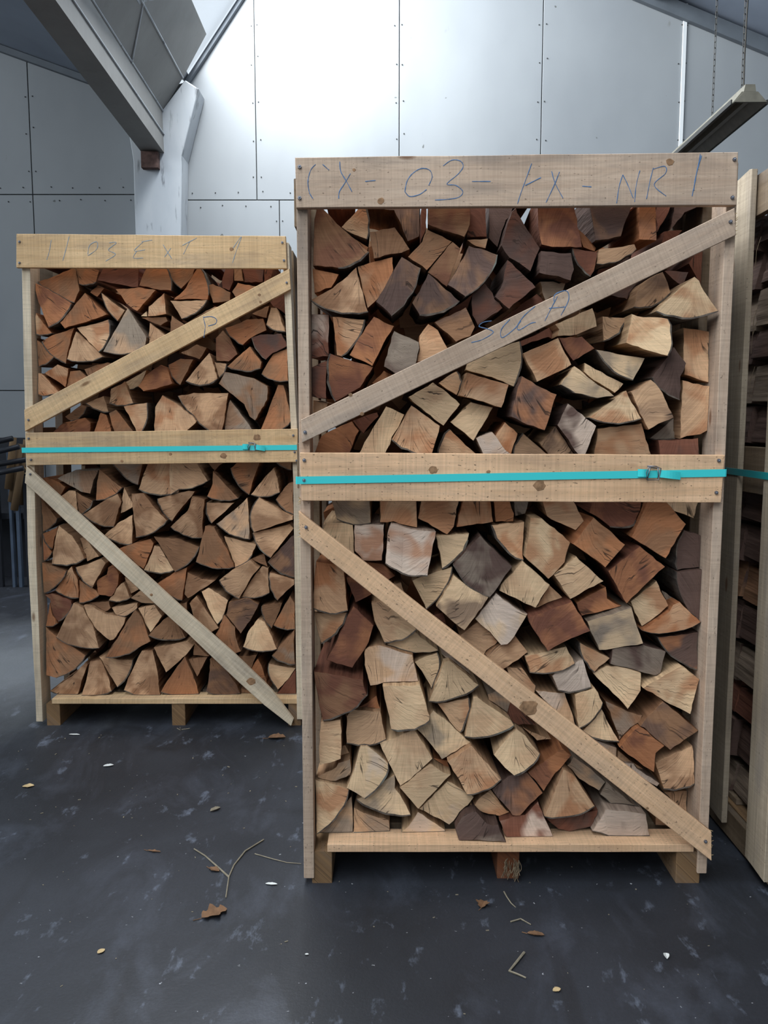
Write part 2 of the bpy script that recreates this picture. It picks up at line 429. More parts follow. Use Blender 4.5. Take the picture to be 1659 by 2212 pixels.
# ---------------------------------------------------------------- setting
YW = 7.2
fl = box('floor', -12, 12, -14, 9, -.2, 0, 'floor', jit=0, bev=.001); tag(fl, 'dark stained asphalt floor with pale scuffs and a painted patch of daylight', kind='structure')
def roof_right(x): return 4.749-.397*(x-2.376) if x > -.4 else 5.853+1.405*(x+.4)
def roof_left(x): return 4.391-.348*(x+3.144)
wall = slab('wall_back', [(-8.6, 0), (6.6, 0), (6.6, 3.0), (2.4, 4.75), (-.4, 5.85), (-1.62, 4.12), (-2.1, 4.0), (-7.5, 5.87), (-8.6, 4.3)], 'y', YW+.012, YW+.2, 'gap', jit=0)
tag(wall, 'back wall clad in white painted boards', kind='structure')
JZ = 3.175
def panel(x0, x1, z0, top, seed):
    g = .0035; pts = [(x0+g, z0+g), (x1-g, z0+g)]
    if callable(top):
        xs = [x1-g]+([-.4] if x0 < -.4 < x1 and top is roof_right else [])+[x0+g]
        pts += [(x, top(x)) for x in xs]
    else: pts += [(x1-g, top-g), (x0+g, top-g)]
    slab('panel', pts, 'y', YW, YW+.011, 'panel', wall, seed=seed, jit=0, bev=.002)
xs_r = [-1.9, -1.06, .126, 1.30, 2.455, 3.63, 4.8, 6.5]
for i in range(len(xs_r)-1): panel(xs_r[i], xs_r[i+1], JZ, lambda x: min(roof_right(x), 5.9) if True else 0, i) if not (xs_r[i] < -.4 < xs_r[i+1]) else panel(xs_r[i], xs_r[i+1], JZ, roof_right, i)
xs_b = [-1.9, -.874, .30, 1.48, 2.65, 3.83, 5.0, 6.5]
for i in range(len(xs_b)-1):
    panel(xs_b[i], xs_b[i+1], .02, 1.6, 20+i); panel(xs_b[i], xs_b[i+1], 1.6, JZ, 30+i)
JL = 3.22
xs_l = [-7.5, -6.46, -5.28, -4.1, -2.93, -1.9]
for i in range(len(xs_l)-1):
    panel(xs_l[i], xs_l[i+1], JL, roof_left, 40+i)
    panel(xs_l[i]-.0, xs_l[i+1], 1.6, JL, 50+i); panel(xs_l[i], xs_l[i+1], .02, 1.6, 60+i)
# screw heads along the joints (a few pixels each)
bm = bmesh.new(); rs = random.Random(5)
def screw(x, z):
    bmesh.ops.create_cone(bm, cap_ends=True, segments=6, radius1=.006, radius2=.005, depth=.006,
                          matrix=Matrix.Translation((x+rs.uniform(-.01, .01), YW-.002, z+rs.uniform(-.01, .01))) @ Matrix.Rotation(PI/2, 4, 'X'))
for x in xs_r[1:-1]+[xs_l[4], xs_l[3], xs_l[2]]:
    t = roof_right(x) if x > -1.9 else roof_left(x); z = (JZ if x > -1.9 else JL)+.18
    while z < t-.08:
        screw(x-.03, z); screw(x+.03, z+.05 if rs.random() < .3 else z); z += .3
for x0, x1, zz in ((-1.6, 6.3, JZ), (-7.2, -2.0, JL)):
    x = x0
    while x < x1: screw(x, zz+.06); screw(x+.06, zz-.05); x += rs.uniform(.17, .24)
for x in xs_b[1:-1]:
    z = .3
    while z < JZ-.1: screw(x-.03, z); screw(x+.03, z); z += .3
sc = mobj('screws', bm, 'gap', wall); sc.matrix_parent_inverse = Matrix.Translation(-Vector(wall.location)); tag(sc, kind='stuff')
# cover strip on the joint at x = 2.455
box('trim_1', 2.44, 2.472, YW-.012, YW-.002, JZ, roof_right(2.455), 'white_trim', jit=0)['kind'] = 'structure'
# dark strips where wall and roof meet
def strip(nm, a, b, wd, up):
    dx, dz = b[0]-a[0], b[1]-a[1]; l = math.hypot(dx, dz); n = (-dz/l*wd, dx/l*wd)
    o = slab(nm, [a, b, (b[0]+n[0], b[1]+n[1]), (a[0]+n[0], a[1]+n[1])], 'y', YW-.05, YW-.002, 'trim', jit=0); o['kind'] = 'structure'
strip('trim_2', (-.4, roof_right(-.3)-.13), (6.4, roof_right(6.4)-.10), .11, 1)
strip('trim_3', (-7.4, roof_left(-7.4)-.05), (-1.95, roof_left(-1.95)-.05), .05, 1)
strip('trim_4', (-1.62, 4.06), (-.4, 5.78), .035, 1)
# roof planes (saw-tooth shed roof), each with its sheet joints
def roof(nm, x0, x1, f, n, y0=-6.0):
    th = .08
    base = slab(nm, [(x0, f(x0)+.01), (x1, f(x1)+.01), (x1, f(x1)+.01+th), (x0, f(x0)+.01+th)], 'y', y0, YW+.2, 'roof', jit=0); base['kind'] = 'structure'
    return base
roof('ceiling', -.4, 6.6, roof_right, 6)
r2 = roof('ceiling', -7.5, -2.02, roof_left, 6)
for k in range(5):   # purlins under the right roof
    x = .9+1.2*k; slab('beam', [(x, roof_right(x)-.10), (x+.08, roof_right(x+.08)-.10), (x+.08, roof_right(x+.08)), (x, roof_right(x))], 'y', -6, YW-.06, 'roof', jit=0)['kind'] = 'structure'
# glazing of the right bay and of the left bay
def glazing(nm, xa, za, xb, zb):
    L = math.hypot(xb-xa, zb-za); ux, uz = (xb-xa)/L, (zb-za)/L; nx, nz = -uz, ux
    win = thing(nm, (xa, 0, za), None, None); win['kind'] = 'structure'; del_ = None
    y = -6.0
    while y < YW:
        slab('glazing_bar', [(xa, za), (xb, zb), (xb+nx*.05, zb+nz*.05), (xa+nx*.05, za+nz*.05)], 'y', y, y+.05, 'frame', win, jit=0)
        y1 = min(y+1.2, YW+.1)
        slab('pane', [(xa+nx*.02, za+nz*.02), (xb+nx*.02, zb+nz*.02), (xb+nx*.026, zb+nz*.026), (xa+nx*.026, za+nz*.026)], 'y', y+.05, y1, 'glass', win, jit=0, bev=.0005)
        y += 1.2
    for f in (0, .5, 1):
        px, pz = xa+(xb-xa)*f, za+(zb-za)*f
        slab('frame_rail', [(px-ux*.03, pz-uz*.03), (px+ux*.03, pz+uz*.03), (px+ux*.03+nx*.06, pz+uz*.03+nz*.06), (px-ux*.03+nx*.06, pz-uz*.03+nz*.06)], 'y', -6, YW, 'frame', win, jit=0)
glazing('window_1', -1.62, 4.14, -.40, 5.86)
glazing('window_2', -8.6, 4.3, -7.5, 5.88)
# side walls and the gate wall behind the camera
for nm, x0, x1, h in (('wall_left', -8.8, -8.6, 4.32), ('wall_right', 6.6, 6.8, 3.15)):
    box(nm, x0, x1, -6, YW+.2, 0, h, 'panel', jit=0)['kind'] = 'structure'
fw = slab('wall_front', [(-8.6, 0), (-3.6, 0), (-3.6, 3.8), (4.2, 3.8), (4.2, 0), (6.6, 0), (6.6, 3.1), (-.4, 5.85), (-1.62, 4.12), (-2.1, 4.0), (-7.5, 5.87), (-8.6, 4.3)], 'y', -6.2, -6.0, 'panel', jit=0)
fw['kind'] = 'structure'

# concrete gutter beam: a trough rising slightly towards the gate
prof = [(-1.941, 3.478), (-1.763, 3.478), (-1.769, 3.80), (-1.60, 4.053), (-1.405, 4.383), (-1.44, 4.41), (-1.66, 4.14), (-1.86, 3.95), (-2.05, 4.12), (-2.33, 4.45), (-2.37, 4.42), (-2.10, 4.05), (-1.945, 3.80)]
bm = bmesh.new(); prev = None; Y0 = 7.0
for y in (6.97, 5.2, 3.6, 1.6, -.6, -3, -6):
    dy = Y0-y; ring = [bm.verts.new((x-.0206*dy, y, z+.079*dy)) for x, z in prof]
    if prev:
        for k in range(len(prof)): bm.faces.new((prev[k], prev[(k+1) % len(prof)], ring[(k+1) % len(prof)], ring[k]))
    else: bm.faces.new(ring)
    prev = ring
bm.faces.new(list(reversed(prev)))
gbm = mobj('beam', bm, 'concrete_beam'); gbm['kind'] = 'structure'; gbm['label'] = 'grey concrete gutter beam running overhead'
# raised mould seams along the folds of the beam
for x, z in ((-1.764, 3.80), (-1.598, 4.05), (-1.761, 3.62)):
    bm = bmesh.new(); tube(bm, [(x-.0206*(Y0-y), y, z+.079*(Y0-y)) for y in (6.96, 5.2, 3.6, 1.6, -.6, -3, -6)], .007, 6); mobj('seam', bm, 'concrete', gbm)
for y in (6.2, 4.6):
    bm = bmesh.new(); P = []
    for x, z, dd in ((-1.766, 3.79, 0), (-1.60, 4.050, .25), (-1.405, 4.380, .6)): dy = Y0-y+dd; P.append((x-.0206*dy, Y0-dy, z+.079*dy))
    tube(bm, P, .006, 5); mobj('seam', bm, 'concrete', gbm)
# column with flared head
col = slab('column', [(-2.023, 0), (-1.65, 0), (-1.648, 2.8), (-1.623, 3.46), (-1.477, 3.972), (-1.578, 4.035), (-1.755, 3.82), (-1.87, 3.80), (-2.06, 3.80), (-2.04, 3.62), (-2.013, 3.424)], 'y', 6.96, 7.19, 'concrete', jit=0, bev=.006)
tag(col, 'stained pale concrete column with flared head', kind='structure')
box('bracket', -1.935, -1.80, 6.90, 6.965, 3.35, 3.475, 'rust', col, jit=.003)

# ---------------------------------------------------------------- crates
NAILM = None
def nails(pts, y, parent):
    global NAILM
    for (x, z) in pts:
        if NAILM is None:
            bm = bmesh.new()
            bmesh.ops.create_cone(bm, cap_ends=True, segments=8, radius1=.0055, radius2=.0045, depth=.006, matrix=Matrix.Rotation(PI/2, 4, 'X'))
            bmesh.ops.create_icosphere(bm, subdivisions=1, radius=.003, matrix=Matrix.Translation((0, -.003, 0)))
            NAILM = bpy.data.meshes.new('nail'); bm.to_mesh(NAILM); bm.free(); NAILM.materials.append(M['nail'])
        link('nail', NAILM, parent, Vector((x, y-.002, z)))
def plank(name, pts, axis, c0, c1, mat, crate, seed, nl=(), label=None, **k):
    """a plank whose origin is the crate's origin, so its nails can be its children"""
    o = slab(name, pts, axis, c0, c1, mat, crate, seed=seed, label=label, **k)
    b = wloc(crate)
    nails([(x-b.x, z-b.z) for x, z in nl], c0-b.y, o)
    return o
def writing(strokes, Y, mat, parent, r=.0016, name='crayon_writing'):
    b = wloc(parent); bm = bmesh.new(); rnd = random.Random(3)
    for st in strokes:
        P = [Vector((x, Y-.0004, z))-b for x, z in st]
        # smooth the stroke
        Q = []
        for i in range(len(P)-1):
            p0 = P[max(i-1, 0)]; p1 = P[i]; p2 = P[i+1]; p3 = P[min(i+2, len(P)-1)]
            for k in range(5):
                t = k/5; Q.append(.5*((2*p1)+(p2-p0)*t+(2*p0-5*p1+4*p2-p3)*t*t+(3*p1-p0-3*p2+p3)*t**3))
        Q.append(P[-1]); tube(bm, Q, [r*rnd.uniform(.55, 1.1) for _ in Q], 5, flat=.35)
    o = mobj(name, bm, mat, parent); o['kind'] = 'stuff'; return o
def knot(parent, x, z, Y, r):
    b = wloc(parent); bm = bmesh.new(); rnd = random.Random(int(abs(x)*1e4)); prev = None
    n = 14; jit = [rnd.uniform(.85, 1.15) for _ in range(n)]
    for rr, dy in ((1, -.0001), (.93, -.0006), (.5, -.0008)):
        ring = [bm.verts.new(Vector((x+math.cos(2*PI*k/n)*r*rr*jit[k]*1.15, Y+dy, z+math.sin(2*PI*k/n)*r*rr*jit[k]))-b) for k in range(n)]
        if prev:
            for k in range(n): bm.faces.new((prev[k], prev[(k+1) % n], ring[(k+1) % n], ring[k]))
        prev = ring
    bm.faces.new(prev); mobj('knot', bm, 'knot', parent)
def crate_frame(name, label, X0, X1, Y, D, HT, far, seed, mats, group='slatted firewood crates', lean=None):
    """posts, side, back and deck pieces common to the crates; the front boards are added by the caller"""
    t = thing(name, ((X0+X1)/2, Y, 0), label, 'crate', group)
    pm, bmx, sm = mats
    xo0, xo1 = X0+.002, X1-.002
    for i, (xa, xb) in enumerate(((xo0, xo0+.030), (xo1-.028, xo1))):
        for j, y in enumerate((Y+.022, Y+D*.5-.05, Y+D-.122)):
            dz = [.02, .03, .04][j] if i == 0 else .035
            if lean: slab('post', lean[i], 'y', y, y+.10, pm if j == 0 else sm, t, seed=seed+i*5+j)
            else: box('post', xa, xb, y, y+.10, dz, HT-.01-.012*j, pm if j == 0 else sm, t, seed=seed+i*5+j)
        if i == 1:
            for j, y in enumerate((Y+.19, Y+D*.5+.10)):
                if lean: slab('side_slat', lean[i], 'y', y, y+.14, sm, t, seed=seed+70+j)
                else: box('side_slat', xa, xb, y, y+.14, .04, HT-.03-.01*j, sm, t, seed=seed+70+j)
        xi0, xi1 = (xa-.018, xa) if i == 0 else (xb, xb+.018)
        for j, (z0, z1) in enumerate(((HT-.15, HT-.02), (HT*.565, HT*.565+.13), (.0, .0))):
            if z1 > z0: box('side_board', xi0, xi1, Y+.135, Y+D-.02, z0, z1, sm, t, seed=seed+20+i*5+j)
    # back boards
    for j, (z0, z1) in enumerate(((HT-.14, HT-.01), (HT*.55, HT*.55+.13), (HT*.2, HT*.2+.1))):
        box('back_board', X0+.01, X1-.01, Y+D-.02, Y+D, z0, z1, sm, t, seed=seed+40+j)
    for j in range(5):
        y = Y+.16+j*(D-.26)/4.6
        box('deck_board', X0+.07, X1-.05, y, y+.095, .098, .120, sm, t, seed=seed+50+j)
    return t

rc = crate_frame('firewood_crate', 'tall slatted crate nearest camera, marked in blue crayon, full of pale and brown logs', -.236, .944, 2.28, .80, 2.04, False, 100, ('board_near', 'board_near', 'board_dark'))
top = plank('top_board', [(-.234, 2.036), (.931, 2.05), (.933, 1.915), (-.232, 1.908)], 'y', 2.28, 2.302, 'board_near', rc, 1, [(-.222, 2.012), (-.223, 1.933), (.921, 2.031), (.920, 1.934)])
dg1 = plank('diagonal_brace', [(-.226, 1.351), (.928, 1.908), (.935, 1.838), (-.224, 1.288)], 'y', 2.28, 2.302, 'board_near', rc, 2, [(-.215, 1.317), (.918, 1.872)])
mid = plank('middle_board', [(-.23, 1.261), (.932, 1.255), (.927, 1.124), (-.226, 1.129)], 'y', 2.28, 2.302, 'board_warm', rc, 3, [(-.218, 1.241), (-.219, 1.186), (.915, 1.240), (.912, 1.152)])
dg2 = plank('diagonal_brace', [(-.235, 1.1), (.942, .172), (.945, .085), (-.23, 1.027)], 'y', 2.28, 2.302, 'board_warm', rc, 4, [(-.215, 1.056), (.925, .145)])
box('deck_board', -.165, .902, 2.305, 2.40, .098, .122, 'board_warm', rc, seed=5)
for k, (xa, xb, m) in enumerate(((-.211, -.152, 'runner'), (.335, .40, 'orange'), (.855, .925, 'runner'))):
    z0 = .0 if k != 1 else .0
    box('runner', xa, xb, 2.31 if k != 1 else 2.335, 3.07, z0, .0975, m, rc, seed=8+k, jit=.002, seg=.05)
# splintered fibres hanging from the broken middle runner
bm = bmesh.new(); rr_ = random.Random(8)
for k in range(26):
    x = .372+rr_.uniform(-.018, .026); y = 2.325; z = .05+rr_.uniform(-.01, .02); P = [(x, y, z)]
    for s in range(4): x += rr_.uniform(-.006, .004); z -= rr_.uniform(.005, .012); y -= rr_.uniform(0, .006); P.append((x, y, max(z, .001)))
    tube(bm, [Vector(p)-wloc(rc) for p in P], .0011, 4)
tag(mobj('splinters', bm, 'fibre', rc), kind='stuff')
# splinters at the saw cut ends of the braces
def splinters(crate, x, z0, z1, Y, n, seed, sgn=-1):
    bm = bmesh.new(); r = random.Random(seed)
    for k in range(n):
        z = z0+(z1-z0)*k/n; a = Vector((x, Y+r.uniform(.004, .018), z))-wloc(crate)
        tube(bm, [a, a+Vector((sgn*r.uniform(.003, .008), -r.uniform(0, .008), r.uniform(-.006, .008)))], [.0012, .0004], 4)
    tag(mobj('splinters', bm, 'leaf_light', crate), kind='stuff')
splinters(rc, -.232, 1.03, 1.10, 2.28, 14, 1); splinters(rc, -.231, 1.122, 1.14, 2.28, 5, 2); splinters(rc, .934, 1.84, 1.90, 2.28, 12, 3, 1); splinters(rc, .944, .09, .18, 2.28, 9, 4, 1)
def T(Y, L): return [[tuple(p) for p in s] for s in L]
writing([[(-0.18, 2.0185), (-0.1929, 2.0044), (-0.2006, 1.976), (-0.1972, 1.9476), (-0.1881, 1.9316)], [(-0.1616, 2.0185), (-0.1452, 2.0044)], [(-0.1164, 2.0256), (-0.114, 2.0008), (-0.0994, 1.976), (-0.0848, 1.9494)], [(-0.0883, 1.9955), (-0.1049, 1.9689), (-0.1179, 1.9494), (-0.1199, 1.9316)], [(-0.0497, 1.9753), (-0.0221, 1.9778)], [(0.0552, 1.9494), (0.0607, 1.976), (0.0753, 1.9955), (0.0973, 2.0079), (0.1194, 2.0044), (0.1268, 1.9867), (0.1178, 1.9654)], [(0.0552, 1.9494), (0.0682, 1.937), (0.0939, 1.9423), (0.1123, 1.9547)], [(0.156, 2.015), (0.1779, 2.0291), (0.2, 2.0273), (0.2082, 2.0132), (0.1948, 1.9938), (0.1656, 1.9689), (0.1895, 1.9654), (0.2081, 1.9494), (0.1972, 1.9352), (0.1678, 1.9298), (0.1346, 1.928)], [(0.2318, 1.9753), (0.2814, 1.9753)], [(0.3885, 2.021), (0.3742, 1.9814), (0.36, 1.9415), (0.3529, 1.9179)], [(0.3727, 1.9651), (0.4136, 1.985)], [(0.4413, 2.0012), (0.4514, 1.9705), (0.473, 1.9324)], [(0.462, 1.9994), (0.4478, 1.9633), (0.4281, 1.9215)], [(0.5229, 1.9633), (0.5474, 1.9615)], [(0.629, 1.9922), (0.6206, 1.9633), (0.6151, 1.9197)], [(0.629, 1.9922), (0.643, 1.9669), (0.6584, 1.9324)], [(0.6737, 2.003), (0.6655, 1.9669), (0.6624, 1.9233)], [(0.709, 2.0102), (0.7009, 1.9741), (0.6938, 1.9306)], [(0.7092, 2.0066), (0.7389, 2.0138), (0.7414, 1.9958), (0.7124, 1.9669), (0.7454, 1.9379)], [(0.8312, 2.0444), (0.8253, 2.0066), (0.8139, 1.9379)]], 2.28, "crayon", top, .0014)
writing([[(0.8344, 2.0408), (0.8237, 1.9994), (0.817, 1.9524)]], 2.28, "crayon", top, .0022)
writing([[(0.2889, 1.6145), (0.2665, 1.6108), (0.2554, 1.5998), (0.2817, 1.5924), (0.2931, 1.5832), (0.2633, 1.5648), (0.2352, 1.5574)], [(0.3375, 1.6182), (0.3155, 1.5924), (0.3177, 1.5703), (0.3492, 1.5924), (0.3676, 1.6145)], [(0.4047, 1.653), (0.3771, 1.6292), (0.3589, 1.6035), (0.3628, 1.5906), (0.3925, 1.6072), (0.4074, 1.6108)], [(0.464, 1.6786), (0.4479, 1.6475), (0.4317, 1.6145)], [(0.4549, 1.6658), (0.4582, 1.6841), (0.4879, 1.6932), (0.4941, 1.6695), (0.4745, 1.6292)], [(0.4422, 1.6475), (0.4852, 1.6512)]], 2.28, "crayon", dg1, .0014)
knot(mid, 0.1350, 1.2143, 2.28, 0.011)
knot(mid, 0.4261, 1.1711, 2.28, 0.014)
knot(mid, 0.2858, 1.2092, 2.28, 0.005)
knot(dg2, 0.4088, 0.5429, 2.28, 0.022)
knot(dg2, 0.7541, 0.2442, 2.28, 0.004)
knot(top, -0.0080, 1.9258, 2.28, 0.008)
knot(top, 0.7520, 2.0246, 2.28, 0.009)
knot(top, -0.0786, 2.0047, 2.28, 0.004)
knot(dg1, -0.0598, 1.3666, 2.28, 0.005)
knot(dg1, -0.0910, 1.4177, 2.28, 0.005)


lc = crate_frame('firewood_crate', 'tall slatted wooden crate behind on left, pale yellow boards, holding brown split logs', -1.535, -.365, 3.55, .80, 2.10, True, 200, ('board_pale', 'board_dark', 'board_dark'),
    lean=([(-1.541, .02), (-1.514, .02), (-1.509, .776), (-1.478, 2.0), (-1.478, 2.10), (-1.511, 2.10), (-1.513, 2.0), (-1.545, .776)],
          [(-.386, .03), (-.358, .03), (-.363, 1.1), (-.394, 1.94), (-.398, 2.085), (-.425, 2.085), (-.420, 1.94), (-.390, 1.1)]))
ltop = plank('top_board', [(-1.52, 2.115), (-.407, 2.106), (-.403, 1.975), (-1.527, 1.979)], 'y', 3.55, 3.572, 'board_far', lc, 11, [(-1.508, 2.083), (-1.512, 1.998), (-.421, 2.08), (-.415, 2.008)])
ld1 = plank('diagonal_brace', [(-1.522, 1.393), (-.393, 1.975), (-.388, 1.891), (-1.523, 1.302)], 'y', 3.55, 3.572, 'board_far', lc, 12, [(-1.505, 1.35), (-.405, 1.918)])
lmid = plank('middle_board', [(-1.521, 1.296), (-.366, 1.313), (-.368, 1.172), (-1.523, 1.158)], 'y', 3.55, 3.572, 'board_far', lc, 13, [(-1.508, 1.272), (-1.502, 1.182), (-.385, 1.285), (-.380, 1.215), (-.372, 1.178)])
ld2 = plank('diagonal_brace', [(-1.524, 1.155), (-.818, .484), (-.654, .333), (-.525, .204), (-.489, .165), (-.399, .038), (-.41, .008), (-.528, .104), (-.634, .204), (-.854, .424), (-.919, .484), (-1.534, 1.083)], 'y', 3.55, 3.572, 'board_pale', lc, 14, [(-1.508, 1.12)])
box('deck_board', -1.47, -.377, 3.575, 3.67, .100, .124, 'board_far', lc, seed=15)
for k, (xa, xb) in enumerate(((-1.499, -1.439), (-.942, -.883), (-.425, -.369))):
    box('runner', xa, xb, 3.58, 4.34, 0, .099, 'runner', lc, seed=18+k, jit=.002, seg=.05)
splinters(lc, -1.528, 1.09, 1.15, 3.55, 12, 7)
writing([[(-1.3767, 2.0899), (-1.386, 2.0468), (-1.3987, 2.0108)], [(-1.3022, 2.1043), (-1.3169, 2.054), (-1.3322, 2.0072)], [(-1.2275, 2.0324), (-1.2187, 2.0684), (-1.1886, 2.0828), (-1.1897, 2.054), (-1.2277, 2.0267)], [(-1.137, 2.0792), (-1.1074, 2.0792), (-1.1417, 2.0504), (-1.1128, 2.0324), (-1.1545, 2.005)], [(-1.0038, 2.0828), (-0.9592, 2.0899)], [(-0.9964, 2.0828), (-1.0346, 2.0468), (-0.99, 2.0504)], [(-1.0235, 2.0468), (-1.0392, 2.018), (-0.9985, 2.018)], [(-0.9154, 2.072), (-0.8801, 2.0144)], [(-0.8826, 2.0576), (-0.9095, 2.0216)], [(-0.8342, 2.0684), (-0.7743, 2.0985)], [(-0.8043, 2.0828), (-0.8315, 2.0324)], [(-0.6275, 2.054), (-0.5895, 2.1043), (-0.609, 2.054), (-0.6286, 1.9978)]], 3.55, "crayon_soft", ltop, .0017)
writing([[(-0.7548, 1.7723), (-0.7481, 1.7393), (-0.7548, 1.6934)], [(-0.7566, 1.7759), (-0.7229, 1.7796), (-0.7008, 1.7686), (-0.7049, 1.7503), (-0.735, 1.7411)]], 3.55, "crayon", ld1, .0019)
knot(ld2, -0.5836, 0.2107, 3.55, 0.017)
knot(ld2, -1.0081, 0.5968, 3.55, 0.006)
knot(lmid, -0.9087, 1.2057, 3.55, 0.006)
knot(lmid, -1.1165, 1.1762, 3.55, 0.006)
knot(lmid, -0.5393, 1.2763, 3.55, 0.014)
knot(lmid, -0.6825, 1.1978, 3.55, 0.012)
knot(ltop, -0.6318, 2.0538, 3.55, 0.008)
knot(ld1, -0.5198, 1.8681, 3.55, 0.006)
knot(ld1, -0.5145, 1.8398, 3.55, 0.005)


# third crate, its long side seen at the right edge of the picture
tc_ = thing('firewood_crate', (1.65, 2.26, 0), 'grey weathered slatted crate seen side-on at right picture edge, logs lying lengthwise inside', 'crate', 'slatted firewood crates')
for j, (y0, y1, zb, zt) in enumerate(((2.258, 2.385, .033, 2.09), (2.56, 2.70, .060, 2.088), (2.97, 3.09, .05, 2.07))):
    o = slab('post', [(y0, zb), (y1, zb+.01), (y1, zt-.01), (y0+.02, zt+.004), (y0, zt)], 'x', 1.088, 1.106 if j else 1.11, 'board_grey', tc_, seed=70+j, jit=.002, seg=.08)
for j, (z0, z1) in enumerate(((1.955, 2.075), (1.132, 1.27), (.012, .100))):
    slab('side_board', [(2.28, z0), (3.08, z0-.004), (3.08, z1-.004), (2.28, z1)], 'x', 1.1105 if j < 2 else 1.111, 1.132, 'board_dark', tc_, seed=80+j)
box('deck_board', 1.15, 2.25, 2.29, 2.385, .100, .120, 'board_dark', tc_, seed=86)
box('deck_board', 1.15, 2.25, 2.60, 2.70, .100, .120, 'board_dark', tc_, seed=87)
box('deck_board', 1.15, 2.25, 2.95, 3.05, .100, .120, 'board_dark', tc_, seed=88)
for k, xa in enumerate((1.137, 1.66, 2.19)): box('runner', xa, xa+.06, 2.30, 3.07, 0, .099, 'runner', tc_, seed=90+k)
for j, (z0, z1) in enumerate(((1.955, 2.075), (1.132, 1.27))): box('front_board', 1.115, 2.28, 2.257, 2.279, z0, z1, 'board_grey', tc_, seed=93+j)
box('post', 2.255, 2.285, 2.28, 2.38, .03, 2.08, 'board_grey', tc_, seed=97)
box('post', 2.255, 2.285, 2.97, 3.07, .03, 2.08, 'board_grey', tc_, seed=98)
bm = bmesh.new()
for k, (z, dy) in enumerate(((1.60, 0), (1.55, .004), (1.80, .003), (1.42, .002))):
    a = Vector((1.113, 2.56+dy, z))-wloc(tc_); tube(bm, [a, a+Vector((-.004, -.012, .05)), a+Vector((.004, -.02, .09))], [.0008, .0010, .0004], 4)
tag(mobj('splinters', bm, 'fibre', tc_), kind='stuff')

# ---------------------------------------------------------------- straps
def strap(label, pts, Y, wz, mat, buckle, tail, DX, seed):
    """band pulled tight round a crate: pts are (x, z) of its centre line on the front, then it turns the corners"""
    x0, z0 = pts[0]; x1, z1 = pts[-1]
    t = thing('packing_strap', ((x0+x1)/2, Y, (z0+z1)/2), label, 'strap', 'turquoise packing straps')
    b = wloc(t); bm = bmesh.new(); th = .0011
    line = [(x0-.004, Y+DX, z0), (x0-.004, Y+.004, z0), (x0-.002, Y-.001, z0)]
    n = 14
    for k in range(n+1):
        f = k/n; line.append((x0+(x1-x0)*f, Y-.0022, z0+(z1-z0)*f+math.sin(f*PI)*pts[0][0]*0))
    line += [(x1+.002, Y-.001, z1), (x1+.004, Y+.004, z1), (x1+.004, Y+DX, z1)]
    prev = None
    for i, p in enumerate(line):
        p = Vector(p)-b; q = Vector(line[min(i+1, len(line)-1)])-Vector(line[max(i-1, 0)]); q.z = 0; q.normalize()
        nrm = Vector((q.y, -q.x, 0))
        ring = [bm.verts.new(p+nrm*th+Vector((0, 0, wz/2))), bm.verts.new(p-nrm*th*.1+Vector((0, 0, wz/2))), bm.verts.new(p-nrm*th*.1-Vector((0, 0, wz/2))), bm.verts.new(p+nrm*th-Vector((0, 0, wz/2)))]
        if prev:
            for k in range(4): bm.faces.new((prev[k], prev[(k+1) % 4], ring[(k+1) % 4], ring[k]))
        else: bm.faces.new(ring)
        prev = ring
    bm.faces.new(prev); mobj('band', bm, mat, t)
    if buckle:
        bx, bz, s = buckle; bm = bmesh.new()
        P = [(-.9, 1.1), (.35, 1.05), (1.05, .75), (.8, -1.0), (-.85, -1.0), (-1.05, .1), (-.72, .95), (.6, .75)]
        tube(bm, [Vector((bx+a*s, Y-.008-.0015*(i % 3), bz+c*s*.95))-b for i, (a, c) in enumerate(P)], .0016, 6)
        tube(bm, [Vector((bx-.85*s, Y-.007, bz-.95*s))-b, Vector((bx-.5*s, Y-.011, bz+.8*s))-b], .0016, 6)
        tube(bm, [Vector((bx+.8*s, Y-.007, bz-.9*s))-b, Vector((bx+.62*s, Y-.011, bz+.8*s))-b], .0016, 6)
        mobj('buckle', bm, 'steel', t, smooth=True)
        for sg, ln, nm in ((-1, .030, 'loop'), (1, tail, 'loose_end')):
            bm = bmesh.new(); prev = None
            for k in range(9):
                f = k/8; x = bx+sg*(s*.62+f*ln); y = Y-.006-.006*math.sin(f*PI)-(.004 if sg > 0 else 0)*f; z = bz-(f*.007 if sg > 0 else 0)+(.001 if sg < 0 else 0)
                ring = [bm.verts.new(Vector((x, y-dy, z+dz*wz*(.5 if k else .42)))-b) for dy, dz in ((0, 1), (0, -1), (.0012, -1), (.0012, 1))]
                if prev:
                    for q in range(4): bm.faces.new((prev[q], prev[(q+1) % 4], ring[(q+1) % 4], ring[q]))
                else: bm.faces.new(ring)
                prev = ring
            bm.faces.new(prev); mobj(nm, bm, mat, t)
    return t
strap("turquoise packing strap with wire buckle around near crate", [(-0.2380,1.1857),(0.9340,1.2061)], 2.28, .0205, "strap", (0.7347,1.2054,.019), .062, .0, 1)
strap("turquoise packing strap with wire buckle around far crate", [(-1.5360,1.2224),(-0.3640,1.2342)], 3.55, .0215, "strap", (-0.5597,1.2371,.017), .045, .0, 2)
t = thing('packing_strap', (1.08, 2.26, 1.19), 'dark teal packing strap around the side-on crate at right picture edge', 'strap', 'turquoise packing straps')
slab('band', [(2.25, 1.182), (2.75, 1.180), (2.75, 1.200), (2.25, 1.203)], 'x', 1.0845, 1.0862, 'strap_dark', t, jit=0, bev=.0003)
slab('band', [(1.085, 1.182), (2.29, 1.182), (2.29, 1.203), (1.085, 1.203)], 'y', 2.2535, 2.2552, 'strap_dark', t, jit=0, bev=.0003)

